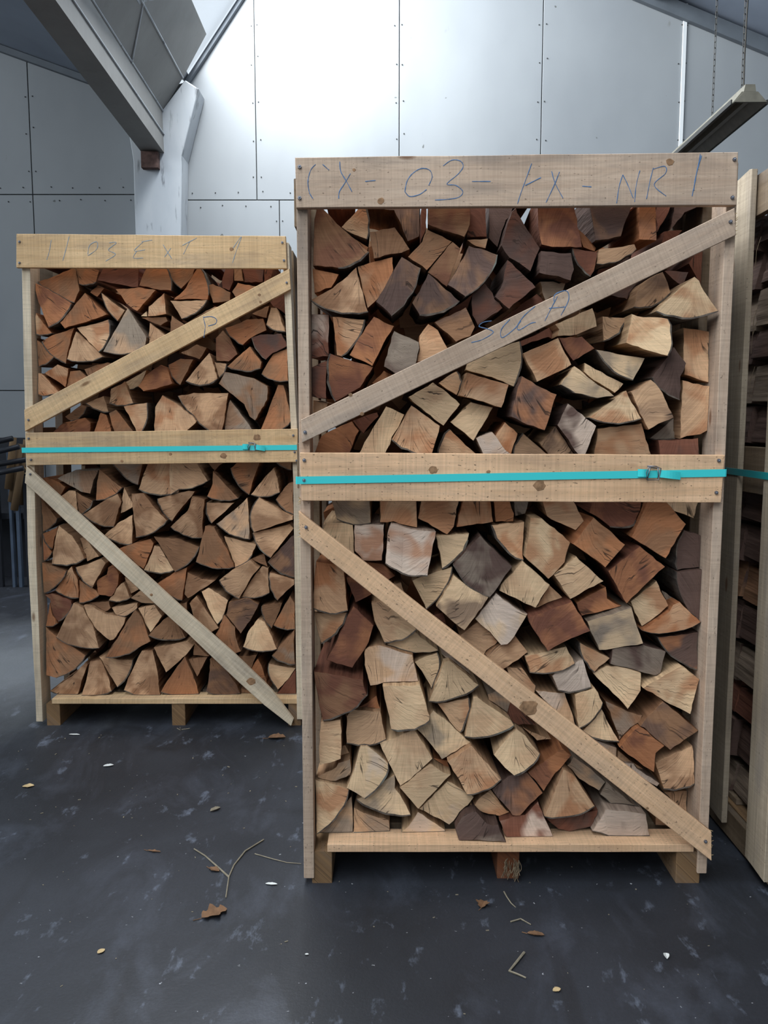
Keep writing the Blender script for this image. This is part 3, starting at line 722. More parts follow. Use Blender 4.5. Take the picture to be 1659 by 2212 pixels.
# ---------------------------------------------------------------- firewood
CL = {k: lin(*v)[:3] for k, v in dict({'r': (126, 82, 65), 'o': (182, 123, 85), 't': (212, 171, 134), 'y': (232, 198, 158), 'b': (154, 115, 86), 'm': (102, 81, 73), 'g': (154, 138, 122), 'w': (218, 196, 178)}).items()}
GRP = {'R': 'split logs stacked in the near crate', 'L': 'split logs stacked in the far crate'}
def bounds_at(cr, cz):
    if cr == 'R': return (-.2033, .9133, .1232)
    zt = cz+.05
    return (max(-1.5023, -1.509+.0252*(zt-.776)+.001), min(-.3965, -.391-.0357*(zt-1.1)-.001), .1252)
def inside(p, P):
    c = False; j = len(P)-1
    for i in range(len(P)):
        if (P[i][1] > p[1]) != (P[j][1] > p[1]) and p[0] < (P[j][0]-P[i][0])*(p[1]-P[i][1])/(P[j][1]-P[i][1])+P[i][0]: c = not c
        j = i
    return c
def push_out(p, P, m):
    """the point p, moved out of outline P across its nearest edge (left alone when that is far)"""
    best = None
    for i in range(len(P)):
        a, b = P[i-1], P[i]; dx, dz = b[0]-a[0], b[1]-a[1]; l2 = dx*dx+dz*dz or 1e-12
        s = min(1, max(0, ((p[0]-a[0])*dx+(p[1]-a[1])*dz)/l2)); q = (a[0]+dx*s, a[1]+dz*s); d = math.dist(p[:2], q)
        if best is None or d < best[0]: best = (d, q, (dz/math.sqrt(l2), -dx/math.sqrt(l2)))
    d, q, n = best
    return (q[0]+n[0]*m, q[1]+n[1]*m, p[2]) if d < .028 else p
def settle(logs):
    """logs that touch do not run into each other: the one further in gives way to the one further out"""
    for it in range(4):
        for a in range(len(logs)):
            for b in range(a+1, len(logs)):
                A, B = logs[a], logs[b]
                if A['cr'] != B['cr']: continue
                if A['Y'] > B['Y']: A, B = B, A
                if A['bb'][0] > B['bb'][1] or B['bb'][0] > A['bb'][1] or A['bb'][2] > B['bb'][3] or B['bb'][2] > A['bb'][3]: continue
                PA, PB = A['ring'], B['ring']
                B['ring'] = PB = [push_out(p, PA, .002) if inside(p, PA) else p for p in PB]
                if it: A['ring'] = [push_out(p, PB, .001) if inside(p, PB) else p for p in PA]
                for L_ in (A, B): L_['bb'] = box_of(L_['ring'])
def box_of(r): return (min(p[0] for p in r), max(p[0] for p in r), min(p[1] for p in r), max(p[1] for p in r))
def add_log(L_):
    cr, col, rnd = L_['cr'], L_['col'], L_['rnd']; ring = L_['ring']
    n = len(ring); cx = sum(p[0] for p in ring)/n; cz = sum(p[1] for p in ring)/n
    j = rnd.uniform(.90, 1.08)
    ca = tuple(c*j for c in CL[col[0]])+(1,)
    cb = CL[col[1]] if len(col) > 1 else tuple(c*.8 for c in CL[col[0]])
    cb = tuple((CL[col[0]][q]*.25+cb[q]*.75)*j for q in range(3))+(1,)
    B_ = bounds_at(cr, cz)
    me, bark = log_mesh(None, rnd.uniform(.29, .33), rnd, ca, cb, (B_[0]-cx, B_[1]-cx, B_[2]-cz), [(p[0]-cx, p[1]-cz, p[2]) for p in ring])
    o = link('firewood_log', me, None, (cx, L_['Y'], cz)); tag(o, L_['label'], 'log', GRP[cr])
    if bark: link('bark', bark, o)
LOGS = '''
R|br|2364|-196,1773 -127,1767~ -42,1811 -73,1841 -118,1877 -184,1946|large brown and red-brown round-backed log, first from left directly under near crate's top board
R|to|2364|-88,1860 -47,1845~ -57,1944 -117,1877|small tan and orange-brown wedge log, third from left directly under near crate's top board
R|o|2377|-55,1809 -44,1826 -79,1848|small orange-brown triangular log, first from left in fifth row up, near crate's upper stack
R|r|2445|-164,1959 -119,1943 -81,1957 -81,1984 -168,1982|small dark red-brown many-sided log, second from left directly under near crate's top board
R|bm|2472|-80,1971 -28,1955 29,1949 69,1862 105,1875 101,1988 -72,1988|brown and mauve-brown many-sided log, fourth from left directly under near crate's top board
R|bm|2364|-28,1792 49,1809 71,1819 29,1878 -39,1864|brown and mauve-brown many-sided log, second from left in fifth row up, near crate's upper stack
R|br|2350|119,1881 220,1848 235,1881 233,1954 120,1955|brown and red-brown many-sided log, sixth from left directly under near crate's top board
R|r|2391|105,1852 118,1879 120,1949 104,1935|small dark red-brown four-sided log, fifth from left directly under near crate's top board
R|bo|2364|106,1839 66,1798 118,1761 187,1839 119,1872|brown and orange-brown many-sided log, third from left in fifth row up, near crate's upper stack
R|br|2364|121,1757 174,1718 193,1772 210,1819 189,1837|brown and red-brown many-sided log, fourth from left in fourth row up, near crate's upper stack
R|r|2432|233,1864 291,1866 288,1956 272,1979 242,1969|small dark red-brown many-sided log, seventh from left directly under near crate's top board
R|to|2391|257,1832 283,1826 289,1852 232,1849|small tan and orange-brown four-sided, fourth from left in fifth row up, near crate's upper stack
R|mb|2337|174,1717 222,1686~ 310,1799 232,1823|dark mauve-brown and brown wedge, fifth from left in fourth row up, near crate's upper stack
R|o|2377|-194,1702 -147,1717 -126,1753 -199,1769|small orange-brown four-sided log, first from top along left post, near crate's upper stack
R|bt|2350|-142,1711 -204,1679~ -44,1647 -76,1768|brown and tan wedge log, second from top along left post, near crate's upper stack
R|ot|2377|-46,1661 -25,1679 24,1748 24,1799 -74,1774|orange-brown and tan many-sided log, first from left in fourth row up, near crate's upper stack
R|mb|2323|-22,1670 20,1633~ 99,1761 48,1790|dark mauve-brown and brown wedge, second from left in fourth row up, near crate's upper stack
R|mb|2337|77,1670 98,1638~ 207,1674 121,1748|dark mauve-brown and brown wedge, third from left in fourth row up, near crate's upper stack
R|mr|2364|244,1693 246,1639 261,1613 330,1660 279,1727|dark mauve-brown and red-brown many-sided, sixth from left in fourth row up, near crate's upper stack
R|bm|2350|140,1619 200,1566 240,1581 252,1606 226,1659|brown and mauve-brown many-sided log, fifth from left in third row up, near crate's upper stack
R|mr|2364|323,1828 346,1794 404,1757 430,1821 358,1936|dark mauve-brown and red-brown many-sided log, ninth from left directly under near crate's top board
R|mr|2350|328,1728 305,1687 346,1655 418,1713 339,1787|dark mauve-brown and red-brown many-sided, seventh from left in fourth row up, near crate's upper stack
R|m|2472|300,1869 329,1842 337,1858 374,1964 384,1957 416,1961 423,1996 299,1996|dark mauve-brown many-sided log, eighth from left directly under near crate's top board
R|yo|2310|740,1644~ 909,1644 842,1738|pale yellowish and orange-brown wedge log, second from top along right post, near crate's upper stack
R|tm|2364|693,1662~ 802,1696 771,1757 705,1723|tan and mauve-brown wedge log, thirteenth from left in fourth row up, near crate's upper stack
R|mr|2432|850,1726 866,1768 799,1772|small mauve-brown and red-brown triangular, fourteenth from left in fourth row up, near crate's upper stack
R|r|2458|896,1765 914,1730 914,1808 914,1843 875,1797|dark red-brown many-sided log, first from top along right post, near crate's upper stack
R|mr|2445|707,1693 727,1743 640,1708|small mauve-brown and red-brown triangular, twelfth from left in fourth row up, near crate's upper stack
R|tg|2391|449,1689 500,1704 511,1737 437,1735|small tan and greyish four-sided, ninth from left in fourth row up, near crate's upper stack
R|m|2323|422,1748 508,1728 517,1757 507,1800 425,1805|dark mauve-brown many-sided log, tenth from left in fourth row up, near crate's upper stack
R|ro|2350|569,1743 578,1758 585,1807 516,1818~|small red-brown and orange-brown wedge, fifth from left in fifth row up, near crate's upper stack
R|t|2364|587,1779~ 697,1819 691,1832 592,1817|small tan wedge log, seventh from left in fifth row up, near crate's upper stack
R|ro|2337|425,1821 541,1819 514,1949 414,1952|dark red-brown and orange-brown four-sided log, tenth from left directly under near crate's top board
R|o|2391|556,1829 587,1817 591,1826 541,1879|small orange-brown four-sided log, sixth from left in fifth row up, near crate's upper stack
R|mb|2350|576,1835 648,1849 688,1957 609,1946 585,1967 555,1959|dark mauve-brown and brown many-sided log, eleventh from left directly under near crate's top board
R|om|2337|696,1839 742,1836 736,1936 693,1932|small orange-brown and mauve-brown four-sided log, twelfth from left directly under near crate's top board
R|r|2432|721,1960 768,1960 774,1880 804,1933 816,1990 716,1990|dark red-brown many-sided log, thirteenth from left directly under near crate's top board
R|m|2445|813,1887 853,1936 914,1963 914,1997 825,1989|dark mauve-brown many-sided log, fourteenth from left directly under near crate's top board
R|r|2404|777,1840 812,1851 835,1878 784,1874|small dark red-brown four-sided log, eighth from left in fifth row up, near crate's upper stack
R|r|2432|603,1753 658,1757 657,1788 610,1776|small dark red-brown four-sided log, eleventh from left in fourth row up, near crate's upper stack
R|r|2418|396,1650 455,1689 434,1706 333,1631|small dark red-brown four-sided log, eighth from left in fourth row up, near crate's upper stack
R|rw|2377|-204,1523 -155,1527 -154,1644 -203,1644|dark red-brown and whitish four-sided log, third from top along left post, near crate's upper stack
R|ot|2364|-132,1530 -119,1527~ -54,1628 -143,1635|orange-brown and tan wedge log, first from left in third row up, near crate's upper stack
R|or|2350|-96,1529 -33,1498 28,1609 -28,1634|orange-brown and red-brown four-sided log, second from left in third row up, near crate's upper stack
R|gm|2350|0,1498 47,1471 86,1498 99,1565 28,1596|greyish and mauve-brown many-sided log, third from left in third row up, near crate's upper stack
R|ot|2364|99,1584 88,1513 145,1522 178,1549 150,1599 123,1616|orange-brown and tan many-sided log, fourth from left in third row up, near crate's upper stack
R|rm|2377|-204,1416 -163,1410 -160,1516 -204,1498|dark red-brown and mauve-brown four-sided log, fourth from top along left post, near crate's upper stack
R|ro|2350|-136,1402 -66,1441 -30,1497 -149,1533~|dark red-brown and orange-brown wedge, first from left in second row up, near crate's upper stack
R|o|2404|-3,1443 28,1478 0,1490 -35,1455|small orange-brown four-sided log, second from left in second row up, near crate's upper stack
R|t|2404|-204,1372 -171,1364 -161,1397 -202,1407|small tan four-sided log, fifth from top along left post, near crate's upper stack
R|or|2377|-103,1241 -71,1320 -91,1346 -178,1304 -204,1237|orange-brown and red-brown many-sided log, first from left along top edge of near crate's strapped board
R|r|2432|-73,1325 -60,1311 -16,1360 -20,1372 -91,1348|small dark red-brown many-sided log, first from left in first row up, near crate's upper stack
R|o|2391|-63,1244 -67,1228 -91,1252 -101,1248|small orange-brown four-sided log, second from left along top edge of near crate's strapped board
R|yt|2350|-76,1247 -11,1248 0,1250 57,1365 6,1388|pale yellowish and tan many-sided, third from left along top edge of near crate's strapped board
R|to|2323|20,1296~ 133,1255 155,1334 76,1390|large tan and orange-brown wedge, fourth from left along top edge of near crate's strapped board
R|yt|2350|80,1401 167,1334 213,1394 137,1454 69,1414|pale yellowish and tan many-sided, third from left in second row up, near crate's upper stack
R|tg|2404|208,1421 222,1435~ 207,1488 156,1455|small tan and greyish wedge, fourth from left in second row up, near crate's upper stack
R|to|2323|209,1417 325,1384 345,1447 229,1480|tan and orange-brown four-sided log, fifth from left in second row up, near crate's upper stack
R|y|2364|235,1511 229,1490 302,1470 365,1443~ 378,1568|large pale yellowish round-backed log, sixth from left in second row up, near crate's upper stack
R|yt|2364|187,1344 253,1291 307,1385 244,1400|pale yellowish and tan four-sided, second from left in first row up, near crate's upper stack
R|to|2377|154,1248 251,1248 270,1249 187,1324~|tan and orange-brown wedge log, fifth from left along top edge of near crate's strapped board
R|wt|2337|258,1299 280,1250 352,1253 302,1317|whitish and tan four-sided log, sixth from left along top edge of near crate's strapped board
R|ot|2364|314,1305 352,1231 377,1312 341,1344|small orange-brown and tan four-sided, seventh from left along top edge of near crate's strapped board
R|t|2377|369,1248 468,1251 395,1312~|small tan wedge log, eighth from left along top edge of near crate's strapped board
R|mo|2310|363,1424 349,1359 444,1321 476,1420 377,1470|large mauve-brown and orange-brown many-sided, seventh from left in second row up, near crate's upper stack
R|mw|2337|484,1336 557,1238 591,1334 511,1396|dark mauve-brown and whitish four-sided, tenth from left along top edge of near crate's strapped board
R|tm|2377|442,1285 472,1248 562,1248 564,1236 486,1332|tan and mauve-brown many-sided log, ninth from left along top edge of near crate's strapped board
R|yo|2337|569,1357~ 718,1354 675,1431|pale yellowish and orange-brown wedge, third from left in first row up, near crate's upper stack
R|to|2364|595,1251 628,1249 759,1249 729,1342 602,1326|large tan and orange-brown many-sided, eleventh from left along top edge of near crate's strapped board
R|tm|2337|686,1428 739,1323 808,1357 774,1425 740,1461|tan and mauve-brown many-sided log, eleventh from left in second row up, near crate's upper stack
R|m|2350|746,1468~ 828,1406 827,1471 842,1508 805,1552|dark mauve-brown round-backed log, twelfth from left in second row up, near crate's upper stack
R|yg|2323|488,1447~ 637,1416 576,1457 523,1497|pale yellowish and greyish wedge, eighth from left in second row up, near crate's upper stack
R|y|2364|560,1484 588,1461 649,1426 673,1451 561,1509|small pale yellowish many-sided log, ninth from left in second row up, near crate's upper stack
R|yg|2350|694,1460 727,1521 588,1544~|pale yellowish and greyish wedge, tenth from left in second row up, near crate's upper stack
R|to|2337|425,1455 518,1502 491,1550 480,1575 381,1532|tan and orange-brown many-sided log, seventh from left in third row up, near crate's upper stack
R|ro|2350|504,1543 526,1514 585,1548 549,1580 485,1577|dark red-brown and orange-brown many-sided, eighth from left in third row up, near crate's upper stack
R|t|2391|619,1571~ 694,1633 615,1640|small tan wedge log, tenth from left in third row up, near crate's upper stack
R|ty|2364|482,1582 536,1586 594,1610 581,1660 475,1614|tan and pale yellowish many-sided, ninth from left in third row up, near crate's upper stack
R|yo|2310|661,1560 775,1524~ 771,1623 674,1631|pale yellowish and orange-brown wedge, eleventh from left in third row up, near crate's upper stack
R|to|2377|845,1477 914,1455 914,1597 841,1608|large tan and orange-brown four-sided log, third from top along right post, near crate's upper stack
R|to|2364|837,1305 894,1309 914,1320 914,1445 837,1461|large tan and orange-brown many-sided log, fourth from top along right post, near crate's upper stack
R|g|2418|769,1298~ 850,1300 836,1355|small greyish wedge log, fourth from left in first row up, near crate's upper stack
R|rm|2364|782,1249 893,1249 888,1299 776,1293|dark red-brown and mauve-brown four-sided, twelfth from left along top edge of near crate's strapped board
R|r|2445|398,1562 490,1592 481,1617 388,1572|small dark red-brown four-sided log, sixth from left in third row up, near crate's upper stack
R|yg|2377|-136,1068~ -38,1057 -47,1161 -155,1161|pale yellowish and greyish wedge log, first from left directly under near crate's strapped board
R|to|2364|-11,1059 44,1055 94,1039 90,1161 -11,1161|tan and orange-brown many-sided log, second from left directly under near crate's strapped board
R|to|2377|97,1069 181,1023 201,1047 222,1161 110,1161|tan and orange-brown many-sided log, third from left directly under near crate's strapped board
R|ot|2364|208,1045 312,1061 299,1161 237,1161|orange-brown and tan four-sided log, fourth from left directly under near crate's strapped board
R|o|2377|321,1059 371,1061 373,1083 348,1161 305,1161|small orange-brown many-sided log, fifth from left directly under near crate's strapped board
R|g|2404|381,1072 410,1080 433,1161 371,1161|small greyish four-sided log, sixth from left directly under near crate's strapped board
R|yt|2377|-176,1015 -112,962 -86,966 -88,1055 -174,1057|pale yellowish and tan many-sided log, first from top along left post, near crate's lower stack
R|wo|2364|-84,976 -60,948 -6,948 0,1053 -84,1051|whitish and orange-brown many-sided log, first from left in seventh row up, near crate's lower stack
R|wo|2323|10,1030 4,947~ 123,913 146,1038 75,1046 20,1062|large whitish and orange-brown round-backed, first from left in eighth row up, near crate's lower stack
R|y|2364|167,925~ 240,1008 244,1027 188,1022 148,1020|pale yellowish round-backed log, second from left in eighth row up, near crate's lower stack
R|mg|2337|197,940~ 303,847 365,936 273,1026|large mauve-brown and greyish wedge, fourth from left in seventh row up, near crate's lower stack
R|to|2364|308,1051~ 397,948 401,1061|tan and orange-brown wedge log, third from left in eighth row up, near crate's lower stack
R|ot|2350|-204,812~ -104,804 -119,938 -193,950|large orange-brown and tan wedge log, second from top along left post, near crate's lower stack
R|to|2377|-183,702~ -107,794 -204,793|tan and orange-brown wedge log, third from top along left post, near crate's lower stack
R|or|2404|-12,870 33,897 -4,932 -61,937|small orange-brown and red-brown four-sided, second from left in seventh row up, near crate's lower stack
R|ro|2391|-83,821 -36,844 -52,890 -113,894|small red-brown and orange-brown four-sided, first from left in sixth row up, near crate's lower stack
R|y|2364|122,805~ 196,929 81,891|pale yellowish wedge log, third from left in seventh row up, near crate's lower stack
R|ym|2337|150,819 230,752 297,847 199,910|pale yellowish and mauve-brown four-sided, fifth from left in sixth row up, near crate's lower stack
R|wy|2350|262,781 306,742 348,680 414,791 321,857|whitish and pale yellowish many-sided, sixth from left in sixth row up, near crate's lower stack
R|ty|2364|-28,772 1,708~ 94,747 9,833 -36,821|tan and pale yellowish round-backed, second from left in sixth row up, near crate's lower stack
R|ro|2350|-120,750 -167,658 -92,635 -44,713 -30,763 -88,820|large red-brown and orange-brown many-sided, first from left in fifth row up, near crate's lower stack
R|t|2404|37,852 61,843 50,877 25,870|small tan four-sided log, third from left in sixth row up, near crate's lower stack
R|r|2404|153,762 183,749 173,789 142,779|small dark red-brown four-sided log, fourth from left in sixth row up, near crate's lower stack
R|yt|2350|336,881 331,863 436,814 475,881 396,952|pale yellowish and tan many-sided, fifth from left in seventh row up, near crate's lower stack
R|or|2364|572,787 689,813 644,838 639,872 555,825|orange-brown and red-brown many-sided log, ninth from left in sixth row up, near crate's lower stack
R|ro|2377|649,1045~ 737,1059 739,1161 615,1161 590,1085|dark red-brown and orange-brown round-backed log, eighth from left directly under near crate's strapped board
R|to|2377|468,1075 551,1035 574,1061 513,1161 441,1161|tan and orange-brown many-sided log, seventh from left directly under near crate's strapped board
R|yo|2337|406,1008 399,964 468,900 514,948 529,1004 446,1074 413,1076|pale yellowish and orange-brown many-sided, sixth from left in seventh row up, near crate's lower stack
R|ob|2323|530,1004 626,935 681,1000 588,1079|large orange-brown and brown four-sided, fourth from left in eighth row up, near crate's lower stack
R|ob|2350|704,1018 802,958 858,1056 759,1161|large orange-brown and brown four-sided log, ninth from left directly under near crate's strapped board
R|yw|2391|824,1095 894,1068 912,1161 783,1161|small pale yellowish and whitish four-sided log, tenth from left directly under near crate's strapped board
R|ro|2337|636,924 692,829 802,934 727,994|large red-brown and orange-brown four-sided, eighth from left in seventh row up, near crate's lower stack
R|m|2377|847,919 914,927 914,1019 864,1035~|dark mauve-brown wedge log, first from top along right post, near crate's lower stack
R|m|2364|914,761 914,829 914,923 842,915~|dark mauve-brown wedge log, second from top along right post, near crate's lower stack
R|yt|2337|483,912 533,841 625,894 545,966|pale yellowish and tan four-sided, seventh from left in seventh row up, near crate's lower stack
R|yo|2364|712,829 751,751 822,817 783,891|pale yellowish and orange-brown four-sided, eleventh from left in sixth row up, near crate's lower stack
R|g|2418|843,801 871,817 818,851|small greyish triangular log, twelfth from left in sixth row up, near crate's lower stack
R|ot|2350|743,748~ 913,771 851,830|orange-brown and tan wedge log, third from top along right post, near crate's lower stack
R|to|2391|440,794 523,830 483,871|small tan and orange-brown triangular, seventh from left in sixth row up, near crate's lower stack
R|ro|2323|468,693 588,753 534,838 494,824 408,791|large red-brown and orange-brown many-sided, eighth from left in sixth row up, near crate's lower stack
R|gy|2337|621,690 744,713 705,820 582,776|greyish and pale yellowish four-sided, tenth from left in sixth row up, near crate's lower stack
R|mo|2364|914,626 914,738 793,724~|dark mauve-brown and orange-brown wedge log, fourth from top along right post, near crate's lower stack
R|mg|2350|654,649 743,624 801,604 816,684 749,705 656,699|large mauve-brown and greyish many-sided, tenth from left in fifth row up, near crate's lower stack
R|to|2350|610,624 653,665 565,711~|small tan and orange-brown wedge, ninth from left in fifth row up, near crate's lower stack
R|yo|2350|424,622~ 553,649 527,699 409,668|pale yellowish and orange-brown wedge, eighth from left in fifth row up, near crate's lower stack
R|w|2350|506,570~ 601,580 576,661 512,636 489,611|whitish round-backed log, ninth from left in fourth row up, near crate's lower stack
R|yt|2350|710,513 745,570 745,624 710,641 646,641 608,618|pale yellowish and tan many-sided, eleventh from left in fourth row up, near crate's lower stack
R|yo|2337|827,533 889,501 914,603 859,645 743,583|large pale yellowish and orange-brown many-sided, fifth from top along right post, near crate's lower stack
R|bg|2364|697,411 764,485 648,532|brown and greyish triangular log, ninth from left in third row up, near crate's lower stack
R|bm|2337|744,472 836,392 914,453 807,541|large brown and mauve-brown four-sided log, sixth from top along right post, near crate's lower stack
R|yt|2350|570,453~ 637,532 611,578 555,557|pale yellowish and tan wedge, tenth from left in fourth row up, near crate's lower stack
R|yt|2364|585,441~ 691,411 639,506|pale yellowish and tan wedge, seventh from left in third row up, near crate's lower stack
R|tw|2377|505,501 566,450 532,552 442,561|tan and whitish four-sided log, eighth from left in fourth row up, near crate's lower stack
R|to|2377|367,603 442,550 446,573 404,628 359,632|small tan and orange-brown many-sided, seventh from left in fourth row up, near crate's lower stack
R|r|2391|397,452 451,450 367,505|small dark red-brown triangular log, fifth from left in third row up, near crate's lower stack
R|t|2404|458,397 500,401 412,436|small tan triangular log, sixth from left in third row up, near crate's lower stack
R|or|2337|788,328 792,386 816,407 740,468 686,402|orange-brown and red-brown many-sided log, tenth from left in third row up, near crate's lower stack
R|wt|2377|652,378 688,356 689,384 618,412|small whitish and tan four-sided, eighth from left in third row up, near crate's lower stack
R|y|2377|158,681 86,742 9,697~|pale yellowish wedge log, third from left in fifth row up, near crate's lower stack
R|to|2377|220,724 292,666 335,708 273,766|tan and orange-brown four-sided log, sixth from left in fifth row up, near crate's lower stack
R|bt|2364|346,628 418,680 375,732 293,672|brown and tan four-sided log, seventh from left in fifth row up, near crate's lower stack
R|tw|2350|-56,645 -40,584 100,597 83,674 -12,703 -60,694|large tan and whitish many-sided, second from left in fifth row up, near crate's lower stack
R|rb|2323|-177,485~ -48,566 -60,612 -201,634|large dark red-brown and brown wedge, fourth from top along left post, near crate's lower stack
R|or|2391|-74,497 -12,492 -22,539 -66,509|small orange-brown and red-brown four-sided, first from left in fourth row up, near crate's lower stack
R|t|2364|-110,404~ 7,415 -12,500 -94,506 -110,485|large tan round-backed log, first from left in third row up, near crate's lower stack
R|yt|2323|21,460~ 135,485 103,597 -4,591|pale yellowish and tan wedge, second from left in fourth row up, near crate's lower stack
R|yg|2377|146,562~ 156,674 90,645|pale yellowish and greyish wedge, fourth from left in fifth row up, near crate's lower stack
R|y|2350|130,538~ 276,584 190,657 174,653|pale yellowish wedge log, third from left in fourth row up, near crate's lower stack
R|to|2364|220,430~ 248,542 156,527|tan and orange-brown wedge log, fourth from left in fourth row up, near crate's lower stack
R|w|2391|194,641 256,603 169,668|small whitish triangular log, fifth from left in fifth row up, near crate's lower stack
R|yt|2350|237,428~ 388,467 272,550 260,549|pale yellowish and tan wedge, fifth from left in fourth row up, near crate's lower stack
R|gt|2404|316,505 396,451 421,479 341,552 308,539|greyish and tan many-sided log, sixth from left in fourth row up, near crate's lower stack
R|ty|2337|-187,348 -126,369 -126,486 -184,478|tan and pale yellowish four-sided log, fifth from top along left post, near crate's lower stack
R|yt|2350|50,275 142,365 86,454 -12,406|pale yellowish and tan four-sided, second from left in third row up, near crate's lower stack
R|yg|2364|171,353 257,400 144,506 97,447|pale yellowish and greyish four-sided, third from left in third row up, near crate's lower stack
R|yt|2337|380,318~ 454,384 390,459 320,379|pale yellowish and tan wedge, fourth from left in third row up, near crate's lower stack
R|yw|2350|-110,275 -57,243~ 17,348 -49,401 -69,399|pale yellowish and whitish round-backed, second from left in second row up, near crate's lower stack
R|tg|2364|-175,278 -95,307 -100,359 -198,299|tan and greyish four-sided log, sixth from top along left post, near crate's lower stack
R|yo|2350|-198,133~ -103,267 -204,297|pale yellowish and orange-brown wedge log, first from left on the near crate's pallet deck
R|gt|2377|-191,124~ -94,124 -97,232|greyish and tan wedge log, second from left on the near crate's pallet deck
R|tg|2377|-91,124~ 17,124 15,158 -62,184 -90,202|tan and greyish round-backed log, third from left on the near crate's pallet deck
R|yg|2364|79,187 48,247 32,265 38,308 13,295 -82,228~|pale yellowish and greyish round-backed, third from left in second row up, near crate's lower stack
R|yt|2350|101,206 193,312 136,348 46,275|pale yellowish and tan four-sided, fourth from left in second row up, near crate's lower stack
R|o|2404|139,329 200,292 189,334 151,342|small orange-brown four-sided log, fifth from left in second row up, near crate's lower stack
R|to|2337|244,258~ 343,307 254,406 186,358|large tan and orange-brown wedge, sixth from left in second row up, near crate's lower stack
R|yw|2364|194,152 233,187 267,237 188,288 104,202|pale yellowish and whitish many-sided, first from left in first row up, near crate's lower stack
R|yw|2377|72,141 53,124~ 183,124 184,127 101,187|pale yellowish and whitish round-backed log, fourth from left on the near crate's pallet deck
R|mg|2323|220,124 357,124 327,189 233,207 209,159|large dark mauve-brown and greyish many-sided log, fifth from left on the near crate's pallet deck
R|to|2377|255,176 297,165 378,178 319,254 279,224|tan and orange-brown many-sided log, second from left in first row up, near crate's lower stack
R|rw|2350|361,124 419,124 501,124 456,228 417,189 341,172|large dark red-brown and whitish many-sided log, sixth from left on the near crate's pallet deck
R|t|2418|-128,324 -101,337 -117,376 -129,374|small tan four-sided log, first from left in second row up, near crate's lower stack
R|mo|2350|391,178 468,258 421,320 368,309 318,267|large mauve-brown and orange-brown many-sided, seventh from left in second row up, near crate's lower stack
R|or|2350|470,264 503,318 551,371 522,395 422,322|orange-brown and red-brown many-sided log, eighth from left in second row up, near crate's lower stack
R|gt|2391|541,315 645,246 663,272 565,351|greyish and tan four-sided log, tenth from left in second row up, near crate's lower stack
R|to|2337|502,281 469,193~ 620,221 562,309 525,336|large tan and orange-brown round-backed, ninth from left in second row up, near crate's lower stack
R|rm|2377|522,132 556,124 634,141 639,192 485,165|dark red-brown and mauve-brown many-sided log, seventh from left on the near crate's pallet deck
R|g|2391|783,178 667,274 648,235~|small greyish wedge log, third from left in first row up, near crate's lower stack
R|wg|2350|788,124 774,193 654,208 619,146~|large whitish and greyish wedge log, eighth from left on the near crate's pallet deck
R|bt|2418|827,124 914,124 826,156|brown and tan triangular log, ninth from left on the near crate's pallet deck
R|t|2404|910,180 914,169 914,239 845,233|tan four-sided log, eighth from top along right post, near crate's lower stack
R|tb|2350|825,269~ 914,288 902,403 798,348|large tan and brown wedge log, seventh from top along right post, near crate's lower stack
R|wt|2377|746,297 814,265 824,274 737,332 711,341|small whitish and tan many-sided, twelfth from left in second row up, near crate's lower stack
R|t|2391|698,348 741,322 775,313 698,370|small tan four-sided log, eleventh from left in second row up, near crate's lower stack
L|bo|3635|-1322,1848 -1296,1898 -1313,1995 -1434,1948 -1479,1937~|large brown and orange-brown round-backed log, second from left directly under far crate's top board
L|or|3613|-1427,1742~ -1328,1841 -1476,1926 -1491,1924|large orange-brown and red-brown wedge log, first from top along left post, far crate's upper stack
L|bo|3635|-1298,1926~ -1226,1935 -1209,2010 -1311,2025|small brown and orange-brown wedge log, third from left directly under far crate's top board
L|r|3624|-1045,1908 -1042,2030 -1171,2030 -1214,1937|dark red-brown four-sided log, fourth from left directly under far crate's top board
L|r|3679|-1469,2001 -1336,2006 -1335,2032 -1502,2032|dark red-brown four-sided log, first from left directly under far crate's top board
L|o|3668|-1235,1877 -1203,1914 -1230,1926 -1265,1896|small orange-brown four-sided log, first from left in fifth row up, far crate's upper stack
L|ob|3613|-1337,1806 -1377,1761 -1359,1737 -1289,1759 -1180,1797 -1269,1886|large orange-brown and brown many-sided, first from left in fourth row up, far crate's upper stack
L|to|3635|-1140,1771 -1108,1816 -1205,1889~|small tan and orange-brown wedge, third from left in fourth row up, far crate's upper stack
L|ob|3624|-1096,1841 -1052,1811 -969,1898 -1043,1911 -1143,1904|orange-brown and brown many-sided log, second from left in fifth row up, far crate's upper stack
L|ob|3624|-965,1902 -905,1897~ -944,2028 -989,2023 -1039,1917|orange-brown and brown round-backed log, fifth from left directly under far crate's top board
L|gt|3602|-1195,1639~ -1018,1655 -1007,1700 -1088,1823|large greyish and tan wedge, third from left in third row up, far crate's upper stack
L|to|3635|-1010,1791 -931,1801 -938,1889 -1006,1831|tan and orange-brown four-sided log, fifth from left in fourth row up, far crate's upper stack
L|y|3646|-1016,1792 -1018,1814 -1043,1793|small pale yellowish triangular log, fourth from left in fourth row up, far crate's upper stack
L|bo|3646|-960,1754 -929,1772 -936,1790 -1042,1786|small brown and orange-brown four-sided, sixth from left in fourth row up, far crate's upper stack
L|to|3635|-1019,1677 -971,1681 -932,1707 -1003,1764|tan and orange-brown four-sided log, fourth from left in third row up, far crate's upper stack
L|oy|3613|-1502,1720~ -1417,1718 -1477,1802|orange-brown and pale yellowish wedge log, second from top along left post, far crate's upper stack
L|to|3624|-1220,1640= -1178,1777 -1313,1742|tan and orange-brown wedge log, second from left in fourth row up, far crate's upper stack
L|ob|3624|-1366,1591 -1324,1743 -1418,1710 -1461,1684~|orange-brown and brown wedge log, first from left in third row up, far crate's upper stack
